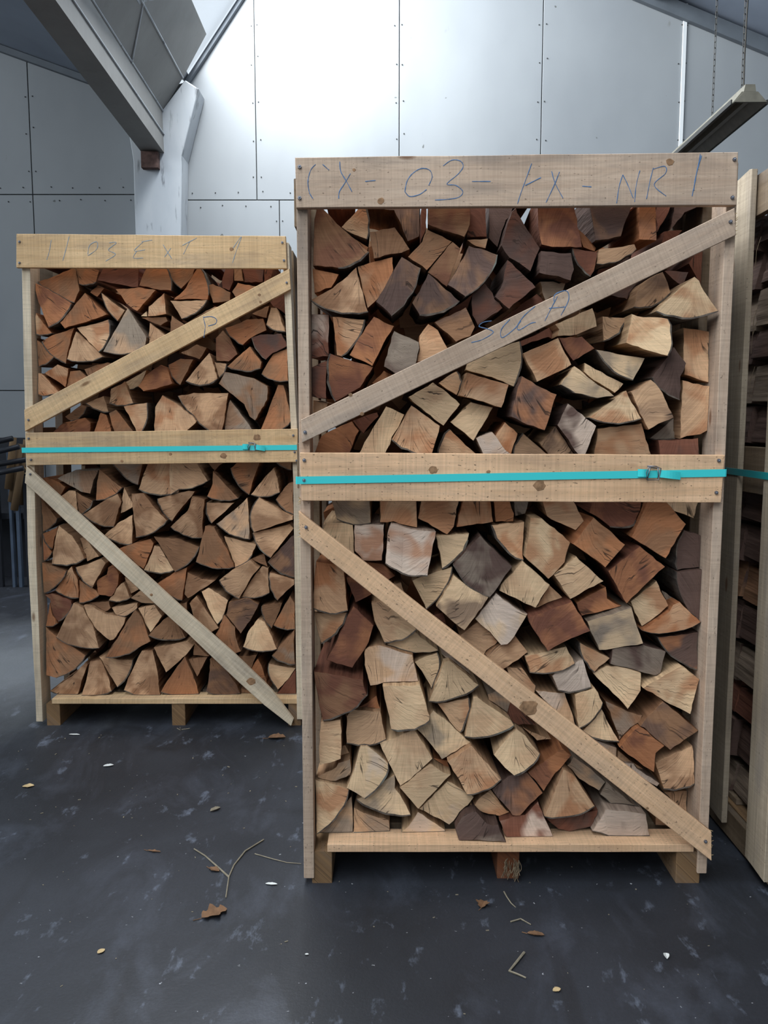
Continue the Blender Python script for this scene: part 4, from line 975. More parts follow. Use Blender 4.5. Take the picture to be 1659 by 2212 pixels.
L|bo|3624|-1502,1578~ -1414,1618 -1469,1680 -1502,1699|brown and orange-brown wedge log, third from top along left post, far crate's upper stack
L|tb|3613|-1356,1609~ -1202,1618 -1255,1671 -1313,1725|tan and brown wedge log, second from left in third row up, far crate's upper stack
L|ot|3624|-1373,1490 -1355,1570 -1400,1587 -1459,1549|orange-brown and tan four-sided log, first from left in second row up, far crate's upper stack
L|bo|3635|-1327,1502 -1276,1533 -1309,1563 -1352,1559 -1376,1491|brown and orange-brown many-sided log, second from left in second row up, far crate's upper stack
L|ot|3624|-1502,1460~ -1401,1471 -1473,1549 -1502,1551|orange-brown and tan wedge log, fourth from top along left post, far crate's upper stack
L|bo|3635|-1272,1533 -1173,1590 -1189,1597 -1290,1567|small brown and orange-brown four-sided, third from left in second row up, far crate's upper stack
L|or|3635|-1281,1293 -1275,1337 -1298,1360 -1392,1337 -1467,1269|orange-brown and red-brown many-sided log, first from left along top edge of far crate's strapped board
L|b|3635|-1357,1339~ -1286,1407 -1311,1414 -1383,1364|small brown wedge log, first from left in first row up, far crate's upper stack
L|tb|3635|-1194,1385 -1213,1453 -1288,1422~|small tan and brown wedge, second from left in first row up, far crate's upper stack
L|to|3624|-1184,1422~ -1083,1422 -1115,1513 -1174,1483|tan and orange-brown wedge log, fourth from left in second row up, far crate's upper stack
L|yt|3646|-1109,1480~ -1056,1506 -1027,1564 -1118,1510|pale yellowish and tan wedge, fifth from left in second row up, far crate's upper stack
L|or|3602|-1029,1472 -906,1505 -927,1572 -953,1584 -1016,1542 -1052,1493|orange-brown and red-brown many-sided log, sixth from left in second row up, far crate's upper stack
L|to|3613|-1059,1277~ -1019,1424 -1119,1408|tan and orange-brown wedge log, fourth from left along top edge of far crate's strapped board
L|bo|3635|-1169,1293 -1068,1267 -1161,1395 -1191,1380|brown and orange-brown four-sided log, third from left along top edge of far crate's strapped board
L|o|3635|-1262,1293 -1180,1293 -1204,1372 -1229,1382|orange-brown four-sided log, second from left along top edge of far crate's strapped board
L|to|3613|-882,1269 -800,1349 -886,1414 -954,1456 -986,1406 -995,1269|large tan and orange-brown many-sided, fifth from left along top edge of far crate's strapped board
L|bt|3624|-706,1282 -679,1414 -668,1466 -822,1467 -890,1454~|large brown and tan round-backed, sixth from left along top edge of far crate's strapped board
L|bg|3613|-708,1505 -602,1418 -580,1364 -557,1347 -502,1437 -499,1494 -558,1528 -680,1554|large brown and greyish many-sided, eighth from left in second row up, far crate's upper stack
L|gb|3635|-687,1376 -693,1277 -553,1278 -666,1437|greyish and brown four-sided log, seventh from left along top edge of far crate's strapped board
L|bo|3635|-546,1286~ -398,1345 -435,1500 -458,1502|large brown and orange-brown wedge, eighth from left along top edge of far crate's strapped board
L|bo|3602|-668,1576~ -529,1569 -523,1595 -571,1661|brown and orange-brown wedge log, ninth from left in third row up, far crate's upper stack
L|mr|3613|-505,1607 -476,1634 -409,1663 -437,1716 -528,1712 -566,1701~|large dark mauve-brown and red-brown round-backed, first from top along right post, far crate's upper stack
L|bo|3624|-527,1547~ -412,1517 -411,1655 -474,1632|large brown and orange-brown wedge log, second from top along right post, far crate's upper stack
L|br|3646|-722,1604 -670,1600 -631,1632 -664,1704 -694,1734 -725,1700|brown and red-brown many-sided log, eighth from left in third row up, far crate's upper stack
L|t|3635|-711,1532~ -677,1591 -737,1597|small tan wedge log, seventh from left in third row up, far crate's upper stack
L|tb|3602|-847,1516= -713,1525 -743,1634|tan and brown wedge log, seventh from left in second row up, far crate's upper stack
L|bo|3635|-880,1500 -821,1609 -875,1612 -927,1586~|brown and orange-brown wedge log, fifth from left in third row up, far crate's upper stack
L|bt|3657|-799,1611 -767,1660 -809,1675 -879,1639|brown and tan four-sided log, sixth from left in third row up, far crate's upper stack
L|bo|3635|-865,1907 -820,1946 -789,2036 -943,2034~|brown and orange-brown wedge log, sixth from left directly under far crate's top board
L|ob|3624|-751,1860 -747,1878~ -787,1999 -849,1900 -896,1859|orange-brown and brown round-backed log, seventh from left directly under far crate's top board
L|t|3624|-864,1779~ -752,1858 -911,1855|tan wedge log, eighth from left in fourth row up, far crate's upper stack
L|bo|3635|-731,1848 -657,1857 -654,1891 -729,1926 -756,1920|brown and orange-brown many-sided log, third from left in fifth row up, far crate's upper stack
L|bo|3635|-632,1868 -574,1887 -543,1917 -623,1932 -648,1894|brown and orange-brown many-sided log, fourth from left in fifth row up, far crate's upper stack
L|r|3657|-692,1913 -663,1901 -646,1939 -640,2025 -672,2014 -695,1939|small dark red-brown many-sided log, ninth from left directly under far crate's top board
L|b|3657|-642,1943 -602,1941 -611,2029 -637,2021|small brown four-sided log, tenth from left directly under far crate's top board
L|rm|3668|-601,1939 -521,1941 -512,2042 -610,2031|dark red-brown and mauve-brown four-sided log, eleventh from left directly under far crate's top board
L|r|3646|-514,1933 -491,1933 -467,2012 -487,2034 -508,2030|small dark red-brown many-sided log, twelfth from left directly under far crate's top board
L|r|3668|-770,1997 -705,1997 -712,2042 -788,2042|small dark red-brown four-sided log, eighth from left directly under far crate's top board
L|bt|3646|-781,1765 -696,1833 -726,1833 -851,1761|small brown and tan four-sided, ninth from left in fourth row up, far crate's upper stack
L|b|3635|-918,1719 -880,1722 -848,1752 -908,1794|small brown four-sided log, seventh from left in fourth row up, far crate's upper stack
L|tb|3613|-501,1754~ -421,1724 -458,1824 -481,1824|tan and brown wedge log, twelfth from left in fourth row up, far crate's upper stack
L|ob|3624|-603,1669 -564,1702 -503,1732 -517,1781 -586,1777 -678,1740~|large orange-brown and brown round-backed, tenth from left in fourth row up, far crate's upper stack
L|b|3657|-506,1787 -494,1838 -568,1804|small brown triangular log, eleventh from left in fourth row up, far crate's upper stack
L|r|3679|-478,1837 -447,1822 -428,1807 -431,1894 -492,1856|small dark red-brown many-sided log, thirteenth from left in fourth row up, far crate's upper stack
L|ob|3635|-1451,1037 -1417,1020 -1392,1059 -1418,1080 -1476,1102 -1499,1096|orange-brown and brown many-sided log, first from top along left post, far crate's lower stack
L|gb|3624|-1353,1058 -1322,1038 -1283,1030 -1270,1077 -1245,1132 -1342,1134 -1421,1097|large greyish and brown many-sided, first from left in eighth row up, far crate's lower stack
L|bo|3624|-1257,1001~ -1142,1056 -1240,1138|brown and orange-brown wedge log, second from left in eighth row up, far crate's lower stack
L|bg|3646|-1076,1068 -1040,1203 -1208,1203~|brown and greyish wedge log, first from left directly under far crate's strapped board
L|to|3624|-1070,1050~ -899,1034 -898,1203 -1005,1203|large tan and orange-brown wedge log, second from left directly under far crate's strapped board
L|t|3635|-1343,947 -1350,1041 -1381,1043 -1417,1018|tan four-sided log, first from left in seventh row up, far crate's lower stack
L|b|3635|-1334,936~ -1277,998 -1346,1037|small brown wedge log, second from left in seventh row up, far crate's lower stack
L|bt|3613|-1314,940~ -1180,885 -1143,996 -1159,1031|large brown and tan wedge, third from left in seventh row up, far crate's lower stack
L|t|3624|-1154,944 -1090,976 -1132,1058|small tan triangular log, fourth from left in seventh row up, far crate's lower stack
L|bt|3602|-1082,841~ -946,915 -995,970 -1043,1034 -1096,1032|large brown and tan round-backed, fifth from left in seventh row up, far crate's lower stack
L|tb|3624|-1226,848~ -1106,808 -1100,938 -1167,901|tan and brown wedge log, third from left in sixth row up, far crate's lower stack
L|b|3635|-1502,860~ -1437,919 -1502,1018|brown wedge log, second from top along left post, far crate's lower stack
L|o|3635|-1464,784 -1434,884 -1502,852~|orange-brown wedge log, third from top along left post, far crate's lower stack
L|or|3635|-1502,732~ -1466,770 -1502,837|orange-brown and red-brown wedge log, fourth from top along left post, far crate's lower stack
L|tb|3613|-1460,722~ -1310,745 -1365,848 -1422,892 -1444,821|large tan and brown round-backed, first from left in sixth row up, far crate's lower stack
L|tb|3635|-1311,729 -1259,750 -1307,825 -1338,833|tan and brown four-sided log, second from left in sixth row up, far crate's lower stack
L|ob|3624|-1118,740 -1062,696 -1013,811 -1025,831 -1167,787|large orange-brown and brown many-sided, third from left in fifth row up, far crate's lower stack
L|ty|3624|-1060,692~ -926,692 -986,795 -1010,801|tan and pale yellowish wedge, fourth from left in fifth row up, far crate's lower stack
L|bo|3613|-1502,590~ -1395,690 -1457,714 -1502,727|brown and orange-brown wedge log, fifth from top along left post, far crate's lower stack
L|ot|3624|-1424,652 -1456,602~ -1354,567 -1351,648 -1373,711|orange-brown and tan round-backed log, first from left in fourth row up, far crate's lower stack
L|tb|3613|-1284,616 -1221,726 -1240,745 -1357,706~|tan and brown wedge log, first from left in fifth row up, far crate's lower stack
L|ob|3635|-1354,543~ -1263,577 -1276,599 -1350,646|orange-brown and brown wedge log, second from left in fourth row up, far crate's lower stack
L|or|3624|-1263,584 -1202,571 -1177,624 -1171,672 -1197,716 -1217,704 -1223,672 -1271,648|orange-brown and red-brown many-sided log, second from left in fifth row up, far crate's lower stack
L|tb|3624|-1219,557~ -1124,567 -1145,638 -1161,632|tan and brown wedge log, fourth from left in fourth row up, far crate's lower stack
L|tb|3646|-1129,581 -1091,601 -1109,623 -1151,656|small tan and brown four-sided, sixth from left in fourth row up, far crate's lower stack
L|t|3646|-1008,538 -1078,599 -1128,565~|small tan wedge log, seventh from left in fourth row up, far crate's lower stack
L|rb|3624|-1479,563 -1471,495 -1448,461~ -1382,539 -1385,555 -1467,588 -1502,582|dark red-brown and brown round-backed log, sixth from top along left post, far crate's lower stack
L|o|3624|-1502,440~ -1450,452 -1464,487 -1482,545|orange-brown wedge log, seventh from top along left post, far crate's lower stack
L|tb|3624|-1309,467 -1275,422 -1221,373 -1205,377 -1155,450 -1148,475 -1233,495 -1295,531 -1328,535|large tan and brown many-sided, second from left in third row up, far crate's lower stack
L|b|3646|-1244,498 -1217,518 -1224,549 -1322,538|small brown four-sided log, third from left in fourth row up, far crate's lower stack
L|tb|3635|-1186,478~ -1097,519 -1096,541 -1210,521|small tan and brown wedge, fifth from left in fourth row up, far crate's lower stack
L|ty|3635|-1041,409 -987,484 -1021,533 -1095,517|tan and pale yellowish four-sided, fourth from left in third row up, far crate's lower stack
L|tb|3613|-1265,343 -1290,445 -1331,525 -1373,545 -1453,394~|large tan and brown round-backed, first from left in third row up, far crate's lower stack
L|bo|3613|-1144,457 -1194,372 -1232,307~ -1092,343 -1038,372 -1074,477 -1102,514|large brown and orange-brown round-backed, third from left in third row up, far crate's lower stack
L|bo|3613|-1502,307 -1502,221 -1459,209~ -1329,307 -1489,424 -1502,439|large brown and orange-brown round-backed log, eighth from top along left post, far crate's lower stack
L|bt|3624|-1374,126 -1320,267 -1329,279 -1395,211 -1502,139~|large brown and tan round-backed log, first from left on the far crate's pallet deck
L|bt|3624|-1353,126~ -1221,143 -1232,201 -1265,287 -1313,279|large brown and tan round-backed log, second from left on the far crate's pallet deck
L|tb|3635|-1197,158~ -1127,280 -1274,299|tan and brown wedge log, first from left in first row up, far crate's lower stack
L|bt|3624|-1166,147~ -1002,126 -1011,222 -1032,328 -1080,328|large brown and tan round-backed log, third from left on the far crate's pallet deck
L|ty|3624|-934,1054~ -770,1085 -830,1203 -927,1203|large tan and pale yellowish wedge log, third from left directly under far crate's strapped board
L|bt|3635|-933,907 -842,1018 -828,1039 -855,1043 -991,1008~|large brown and tan round-backed, sixth from left in seventh row up, far crate's lower stack
L|bt|3613|-856,957 -932,886~ -797,835 -781,1006 -834,1020|large brown and tan round-backed, seventh from left in seventh row up, far crate's lower stack
L|bo|3624|-748,1073 -773,1019~ -635,1011 -745,1128|brown and orange-brown wedge log, third from left in eighth row up, far crate's lower stack
L|tb|3635|-757,899 -657,990 -778,990~|tan and brown wedge log, eighth from left in seventh row up, far crate's lower stack
L|tg|3624|-733,899~ -588,830 -598,1013|large tan and greyish wedge, ninth from left in seventh row up, far crate's lower stack
L|bo|3635|-591,1024 -525,1203 -599,1203 -669,1141~|brown and orange-brown wedge log, fifth from left directly under far crate's strapped board
L|tb|3624|-536,1081 -580,1027~ -455,1036 -464,1097 -481,1142|tan and brown round-backed log, fourth from left in eighth row up, far crate's lower stack
L|b|3635|-474,1004~ -396,939 -396,1078 -417,1075|brown wedge log, first from top along right post, far crate's lower stack
L|tb|3602|-568,863 -396,919 -396,935 -442,954 -544,1015=|large tan and brown round-backed log, second from top along right post, far crate's lower stack
L|tb|3624|-498,748 -396,877 -414,896 -576,857~|large tan and brown wedge log, third from top along right post, far crate's lower stack
L|b|3668|-746,1128 -671,1203 -805,1203|small brown triangular log, fourth from left directly under far crate's strapped board
L|b|3657|-407,1131 -406,1203 -501,1203~|small brown wedge log, sixth from left directly under far crate's strapped board
L|b|3624|-954,751 -921,686~ -814,795 -901,831 -1010,843|large brown round-backed log, fourth from left in sixth row up, far crate's lower stack
L|bo|3613|-805,805 -826,731~ -658,706 -688,789 -741,886 -780,890|large brown and orange-brown round-backed, fifth from left in sixth row up, far crate's lower stack
L|t|3635|-658,698~ -582,758 -562,805 -705,841|large tan wedge log, sixth from left in sixth row up, far crate's lower stack
L|mb|3635|-512,728~ -396,658 -396,845 -408,841|large dark mauve-brown and brown wedge, fourth from top along right post, far crate's lower stack
L|bt|3624|-847,487 -769,410 -733,430 -829,578 -861,543|brown and tan many-sided log, sixth from left in third row up, far crate's lower stack
L|ty|3635|-745,444~ -710,496 -693,553 -779,611 -809,593|tan and pale yellowish round-backed, eleventh from left in fourth row up, far crate's lower stack
L|bm|3624|-638,404 -594,463 -555,539 -604,571 -687,547 -700,491|large brown and mauve-brown many-sided, eighth from left in third row up, far crate's lower stack
L|tb|3613|-641,564 -589,654 -550,702 -587,739 -654,702 -724,650~|large tan and brown round-backed, fifth from left in fifth row up, far crate's lower stack
L|tb|3635|-588,646 -631,567~ -508,589 -512,698 -540,706|tan and brown round-backed log, twelfth from left in fourth row up, far crate's lower stack
L|b|3646|-516,702 -531,762 -588,736|small brown triangular log, sixth from left in fifth row up, far crate's lower stack
L|bt|3624|-471,557 -396,628 -396,648 -505,680~|brown and tan wedge log, fifth from top along right post, far crate's lower stack
L|bo|3635|-494,440~ -396,423 -396,541 -417,575|brown and orange-brown wedge log, sixth from top along right post, far crate's lower stack
L|b|3635|-501,427 -453,541 -463,545 -543,529~|brown wedge log, tenth from left in third row up, far crate's lower stack
L|ob|3624|-893,557 -882,628 -869,704 -921,684 -1001,632~|orange-brown and brown round-backed log, eighth from left in fourth row up, far crate's lower stack
L|bt|3635|-886,581 -871,563 -745,646 -806,650 -870,680|brown and tan many-sided log, tenth from left in fourth row up, far crate's lower stack
L|b|3646|-879,498 -878,542 -910,538|small brown triangular log, ninth from left in fourth row up, far crate's lower stack
L|b|3624|-885,387 -942,486 -982,466 -1046,399~|brown wedge log, fifth from left in third row up, far crate's lower stack
L|tb|3624|-975,228 -883,308 -846,354 -874,371 -1028,340|large tan and brown many-sided, first from left in second row up, far crate's lower stack
L|bo|3624|-1000,139~ -832,127 -861,238 -887,303|large brown and orange-brown wedge log, fourth from left on the far crate's pallet deck
L|b|3635|-838,206 -790,296 -876,284|small brown triangular log, second from left in second row up, far crate's lower stack
L|b|3635|-854,304 -782,300 -845,362|small brown triangular log, third from left in second row up, far crate's lower stack
L|bm|3624|-782,222 -797,143~ -644,129 -667,180 -733,271 -776,291|large brown and mauve-brown round-backed log, fifth from left on the far crate's pallet deck
L|bo|3624|-750,401 -668,314 -636,326 -659,385 -662,434 -712,490|large brown and orange-brown many-sided, seventh from left in third row up, far crate's lower stack
L|ty|3613|-601,420 -626,349~ -475,339 -529,461 -560,473|tan and pale yellowish round-backed, ninth from left in third row up, far crate's lower stack
L|bg|3613|-396,268 -396,424 -443,372 -499,307~|large brown and greyish wedge log, seventh from top along right post, far crate's lower stack
L|ty|3635|-477,146 -424,202 -396,243 -517,265~|tan and pale yellowish wedge log, eighth from top along right post, far crate's lower stack
L|r|3635|-481,126~ -396,126 -396,239|dark red-brown wedge log, seventh from left on the far crate's pallet deck
L|b|3646|-599,237 -570,303 -656,297|small brown triangular log, fourth from left in second row up, far crate's lower stack
L|ob|3635|-595,241 -540,177 -513,148 -543,239 -565,288|orange-brown and brown many-sided log, second from left in first row up, far crate's lower stack
L|b|3646|-644,126 -579,126 -645,148|small brown triangular log, sixth from left on the far crate's pallet deck
'''
stack = []
for i, s in enumerate(LOGS.strip().split('\n')):
    cr, col, Y, ps, label = s.split('|')
    v = ps.split(); pts = []
    for q in v:
        f = 0
        if q[-1] in '~=': f = 1 if q[-1] == '~' else 2; q = q[:-1]
        a, b = q.split(','); pts.append((int(a)/1000, int(b)/1000, f))
    rnd = random.Random(i*31+7); ring = rough_outline(pts, rnd, .015, .0017)
    ring = [(min(max(p[0], bounds_at(cr, p[1])[0]), bounds_at(cr, p[1])[1]), max(p[1], bounds_at(cr, p[1])[2]), p[2]) for p in ring]
    stack.append(dict(cr=cr, col=col, Y=int(Y)/1000, ring=ring, label=label, rnd=rnd, bb=box_of(ring)))
settle(stack)
for L_ in stack: add_log(L_)

# logs behind the first layer, seen only through the gaps
def fill(name, x0, x1, y0, y1, z0, z1, label, grp, seed, lenx=False, step=.085):
    rnd = random.Random(seed); bm = bmesh.new(); uvl = bm.loops.layers.uv.new('grain')
    la = bm.verts.layers.float_color.new('wood_a'); lb = bm.verts.layers.float_color.new('wood_b')
    nz = int((z1-z0)/step); nx = int((x1-x0)/step)
    for iz in range(nz):
        for ix in range(nx):
            cx = x0+(ix+.5+(.5 if iz % 2 else 0)*.6)*step; cz = z0+(iz+.5)*step
            if cx > x1+.02: continue
            k = rnd.choice((3, 4, 4, 5)); a0 = rnd.uniform(0, 2*PI); rr = step*.80; c = rnd.choice('robmt'); c = CL[c]+(1,)
            ya = y0+rnd.uniform(0, .03)
            f = [(min(x1, max(x0, cx+rr*math.cos(a0+2*PI*q/k))), max(z0, cz+rr*math.sin(a0+2*PI*q/k))) for q in range(k)]
            A = [bm.verts.new((x, ya, z)) for x, z in f]; B = [bm.verts.new((x, y1-rnd.uniform(0, .01), z)) for x, z in f]
            for v_ in A+B: v_[la] = c; v_[lb] = c
            F = bm.faces.new(A); F2 = bm.faces.new(list(reversed(B)))
            for q in range(k):
                s_ = bm.faces.new((A[(q+1) % k], A[q], B[q], B[(q+1) % k])); s_.material_index = 1
    me = bpy.data.meshes.new(name); bm.to_mesh(me); bm.free(); me.materials.append(M['end']); me.materials.append(M['side'])
    o = link(name, me); tag(o, label, 'firewood', None, 'stuff')
fill('firewood', -.202, .912, 2.74, 3.05, .125, 1.93, 'second layer of split logs, dark in the gaps behind near crate front logs', None, 1)
fill('firewood', -1.475, -.428, 4.01, 4.32, .128, 2.02, 'second layer of split logs, dark in the gaps behind far crate front logs', None, 2)
fill('firewood', 1.26, 2.2, 2.30, 3.0, .122, 2.03, 'dark split logs filling the inside of side-on crate at right edge', None, 3)

# logs of the third crate, lying lengthwise behind its side boards
SIDE = [(.16, .105, .10, 'g'), (.30, .12, .12, 'm'), (.44, .10, .10, 'r'), (.56, .10, .115, 'g'), (.70, .12, .12, 'm'), (.83, .13, .12, 'b'), (.955, .13, .115, 'm'), (1.075, .12, .10, 'm'),
        (1.20, .12, .11, 'b'), (1.33, .12, .12, 'm'), (1.46, .13, .12, 'g'), (1.575, .12, .10, 'm'), (1.69, .13, .12, 'g'), (1.81, .12, .11, 'm'), (1.925, .12, .10, 'm')]
k0 = 900
hgt = ['lowest', 'second lowest', 'third lowest', 'fourth lowest', 'fifth lowest', 'sixth lowest', 'seventh lowest', 'middle', 'seventh highest', 'sixth highest', 'fifth highest', 'fourth highest', 'third highest', 'second highest', 'highest']
for i, (z, wx, hz, c) in enumerate(SIDE):
    for j, y in enumerate((2.315, 2.66)):
        rnd = random.Random(k0+i*2+j)
        x = 1.142+rnd.uniform(0, .02); q = [(x, z-hz*.52+rnd.uniform(0, .015), 0), (x+wx*.8, z-hz*.6, 0), (x+wx, z+hz*.5, 0), (x+.01+rnd.uniform(0, .02), z+hz*.54, 0)]
        q = [(a, max(.123, b), 0) for a, b, _ in q]
        m_ = sum(p[0] for p in q)/4; mz = sum(p[1] for p in q)/4
        CA = CL[c]+(1,); me, _b = log_mesh([(p[0]-m_, p[1]-mz, 0) for p in q], .33, rnd, CA, CL['m']+(1,))
        o = link('firewood_log', me, None, (m_, y, mz))
        tag(o, 'dark log lying lengthwise, %s in %s pile behind the side-on crate\'s slats' % (hgt[i], ('nearer', 'farther')[j]), 'log', 'logs inside the side-on crate')

# ---------------------------------------------------------------- hanging lamp at right
LX, LZ = 1.80, 2.93
lamp = thing('hanging_lamp', (LX, 4.85, LZ), 'unlit dusty trough lamp hanging on two chains above the near crate', 'lamp')
def extr(name, prof, y0, y1, mat, parent):
    b = wloc(parent); bm = bmesh.new()
    A = [bm.verts.new(Vector((x, y0, z))-b) for x, z in prof]; B = [bm.verts.new(Vector((x, y1, z))-b) for x, z in prof]
    bm.faces.new(A); bm.faces.new(list(reversed(B)))
    for k in range(len(prof)): bm.faces.new((A[k], A[(k+1) % len(prof)], B[(k+1) % len(prof)], B[k]))
    return mobj(name, bm, mat, parent)
extr('reflector', [(LX-.085, LZ-.03), (LX-.08, LZ-.03), (LX-.035, LZ+.02), (LX+.035, LZ+.02), (LX+.08, LZ-.03), (LX+.085, LZ-.03), (LX+.04, LZ+.026), (LX-.04, LZ+.026)], 4.30, 5.55, 'lamp', lamp)
extr('rim', [(LX-.092, LZ-.034), (LX-.0855, LZ-.034), (LX-.0855, LZ-.012), (LX-.092, LZ-.012)], 4.30, 5.55, 'lamp_dark', lamp)
extr('rim', [(LX+.0855, LZ-.034), (LX+.092, LZ-.034), (LX+.092, LZ-.012), (LX+.0855, LZ-.012)], 4.30, 5.55, 'lamp_dark', lamp)
extr('housing', [(LX-.03, LZ+.0265), (LX+.03, LZ+.0265), (LX+.024, LZ+.06), (LX-.024, LZ+.06)], 4.30, 5.55, 'lamp', lamp)
extr('end_cap', [(LX-.08, LZ-.028), (LX+.08, LZ-.028), (LX+.035, LZ+.019), (LX-.035, LZ+.019)], 4.285, 4.299, 'lamp', lamp)
extr('tube_socket', [(LX-.012, LZ-.012), (LX+.012, LZ-.012), (LX+.012, LZ+.0195), (LX-.012, LZ+.0195)], 4.32, 5.50, 'lamp', lamp)
bm = bmesh.new(); pts = [(math.cos(a)*.0052, 0, math.sin(a)*.0052+(.0125 if math.sin(a) > 0 else -.0125)) for a in [2*PI*k/12 for k in range(12)]]
pts = [Vector(p) for p in pts]; pts.append(pts[0]); tube(bm, pts, .0016, 5); bmesh.ops.recalc_face_normals(bm, faces=bm.faces)
LK = bpy.data.meshes.new('link'); bm.to_mesh(LK); bm.free(); LK.materials.append(M['chain'])
for y in (4.40, 4.78):
    ztop = roof_right(LX)-.02; zb = LZ+.062
    bm = bmesh.new(); tube(bm, [Vector((LX, y, zb-.004))-wloc(lamp), Vector((LX, y, zb+.016))-wloc(lamp)], .003, 6)
    ch = mobj('chain', bm, 'chain', lamp)
    z = zb+.018; k = 0
    while z < ztop:
        o = link('chain_link', LK, ch, Vector((LX, y, z))-wloc(lamp)); o.rotation_euler = (0, 0, (0.35 if k % 2 else 1.92)); z += .0305; k += 1
bm = bmesh.new(); b = wloc(lamp); tube(bm, [Vector((LX+.012, 4.405+.006*math.sin(k*1.3), LZ+.06+k*(roof_right(LX)-LZ-.08)/12))-b for k in range(13)], .0035, 6); mobj('cable', bm, 'chain', lamp)

# ---------------------------------------------------------------- tools beside the far crate
rk = thing('tool_rack', (-3.3, 6.6, 0), 'dark rack of wooden-handled tools against back wall, left of far crate', 'tool rack')
b = wloc(rk)
HANDLES = [((-2.924, 6.6, 1.213), (-2.984, 6.6, 0.806)), ((-2.89, 6.65, 1.157), (-2.986, 6.65, 0.698)), ((-2.834, 6.55, 1.051), (-2.923, 6.55, 0.642)), ((-2.862, 6.7, 1.192), (-2.939, 6.7, 0.671))]
BARS = [((-3.194, 6.48, 1.144), (-2.878, 6.48, 1.208)), ((-3.159, 6.4, 1.065), (-2.796, 6.4, 1.147)), ((-3.213, 6.5, 0.974), (-2.787, 6.5, 1.043)), ((-3.168, 6.4, 0.909), (-2.772, 6.4, 0.983))]
LEGS = [(-3.016, -2.994, 1), (-2.963, -2.937, 1), (-2.896, -2.859, 0), (-3.132, -3.095, 0)]
for p, q in HANDLES:
    bm = bmesh.new(); tube(bm, [Vector(p)-b, Vector(q)-b], [.026, .030], 9); mobj('handle', bm, 'handle', rk, smooth=True)
for p, q in BARS:
    bm = bmesh.new(); tube(bm, [Vector(p)-b, Vector(q)-b], .021, 8); mobj('bar', bm, 'black', rk, smooth=True)
for k, (xa, xb, c) in enumerate(LEGS): box('upright', xa, xb, 6.66, 6.70, 0, 1.12-.05*k, 'bluegrey' if c else 'black', rk, seed=k, jit=0)
box('shelf', -4.2, -2.93, 6.72, 7.15, .55, .60, 'black', rk, seed=3, jit=0); box('back_plate', -4.2, -2.93, 7.12, 7.16, .0, 1.2, 'black', rk, seed=4, jit=0)
wb = slab('wooden_block', [(-3.95, .0), (-3.48, 0), (-3.50, .04), (-3.62, .16), (-3.95, .19)], 'y', 6.05, 6.30, 'board_dark', seed=8, jit=.003); tag(wb, 'brown wooden block on the floor at left picture edge', 'block')

# ---------------------------------------------------------------- litter on the floor

def twig(label, pts, r=.002, extra=()):
    bm = bmesh.new(); o = Vector((pts[0][0], pts[0][1], 0))
    for line in [pts]+list(extra):
        P = [Vector((x, y, r*.9+.0015*(i % 2)))-o for i, (x, y) in enumerate(line)]
        tube(bm, P, [r*(1-.5*i/len(P)) for i in range(len(P))], 5)
    ob = mobj('twig', bm, 'twig', None, o); tag(ob, label, 'twig')
def leaf(name, label, x, y, ln, wd, rot, mat, cat, curl=.3, seed=0, lobes=0):
    bm = bmesh.new(); rnd = random.Random(seed); n = 12; top = []; low = []
    for i in range(n+1):
        t = i/n; s = math.sin(PI*t)**.7*(1+lobes*math.sin(t*PI*5)*.5)*rnd.uniform(.8, 1.1)
        top.append((ln*(t-.5), wd*.5*s)); low.append((ln*(t-.5), -wd*.5*s))
    def z(a, c): return .002+curl*abs(c)*.9+curl*.10*abs(a)+.0
    rows = []
    for (a, c), (a2, c2) in zip(top, low):
        rows.append([(a, c*k, z(a, c*k)) for k in (1, .5, 0, -.5, -1)])
    for dz in (0,):
        V = [[bm.verts.new(p) for p in r] for r in rows]; W = [[bm.verts.new((p[0], p[1], p[2]+.0008)) for p in r] for r in rows]
        for i in range(n):
            for k in range(4):
                bm.faces.new((W[i][k], W[i+1][k], W[i+1][k+1], W[i][k+1])); bm.faces.new((V[i][k], V[i][k+1], V[i+1][k+1], V[i+1][k]))
        for i in range(n):
            bm.faces.new((V[i][0], V[i+1][0], W[i+1][0], W[i][0])); bm.faces.new((V[i][4], W[i][4], W[i+1][4], V[i+1][4]))
    if lobes: tube(bm, [(-ln*.5, 0, .002), (-ln*.8, .004, .002)], .0012, 4)
    bmesh.ops.remove_doubles(bm, verts=bm.verts, dist=.0001)
    ob = mobj(name, bm, mat, None, Vector((x, y, 0))); ob.rotation_euler = (0, 0, rot); tag(ob, label, cat)
twig("forked pale twig on the floor in front of far crate", [(-0.389, 2.56), (-0.436, 2.487), (-0.457, 2.405), (-0.46, 2.338), (-0.449, 2.232)], .0028, [[(-0.46, 2.338), (-0.504, 2.392), (-0.557, 2.46), (-0.6, 2.499)]])
twig("thin curved twig poking out from under near crate left post", [(-0.404, 2.473), (-0.342, 2.439), (-0.297, 2.421), (-0.253, 2.412)], .0018)
twig("bent grey twig on the floor in front of near crate", [(0.357, 1.985), (0.333, 1.948), (0.308, 1.913), (0.326, 1.9), (0.345, 1.888)], .0035)
twig("curved thin brown twig below the broken middle runner", [(0.342, 2.117), (0.371, 2.128), (0.395, 2.104)], .0025)
twig("frayed fibre strand lying below the broken middle runner", [(0.345, 2.262), (0.349, 2.233), (0.357, 2.204), (0.366, 2.182)], .0022)
twig("pair of short pale splinters by the middle runner of far crate", [(-0.91, 3.54), (-0.889, 3.513), (-0.9, 3.551)], .002, [[(-0.887, 3.524), (-0.853, 3.535)]])
leaf('dry_leaf', 'crumpled brown dry leaf at the foot of the forked twig', -0.466, 2.154, 0.075, 0.05, 0.6, 'leaf', 'leaf', 0.45, 1, 0.6)
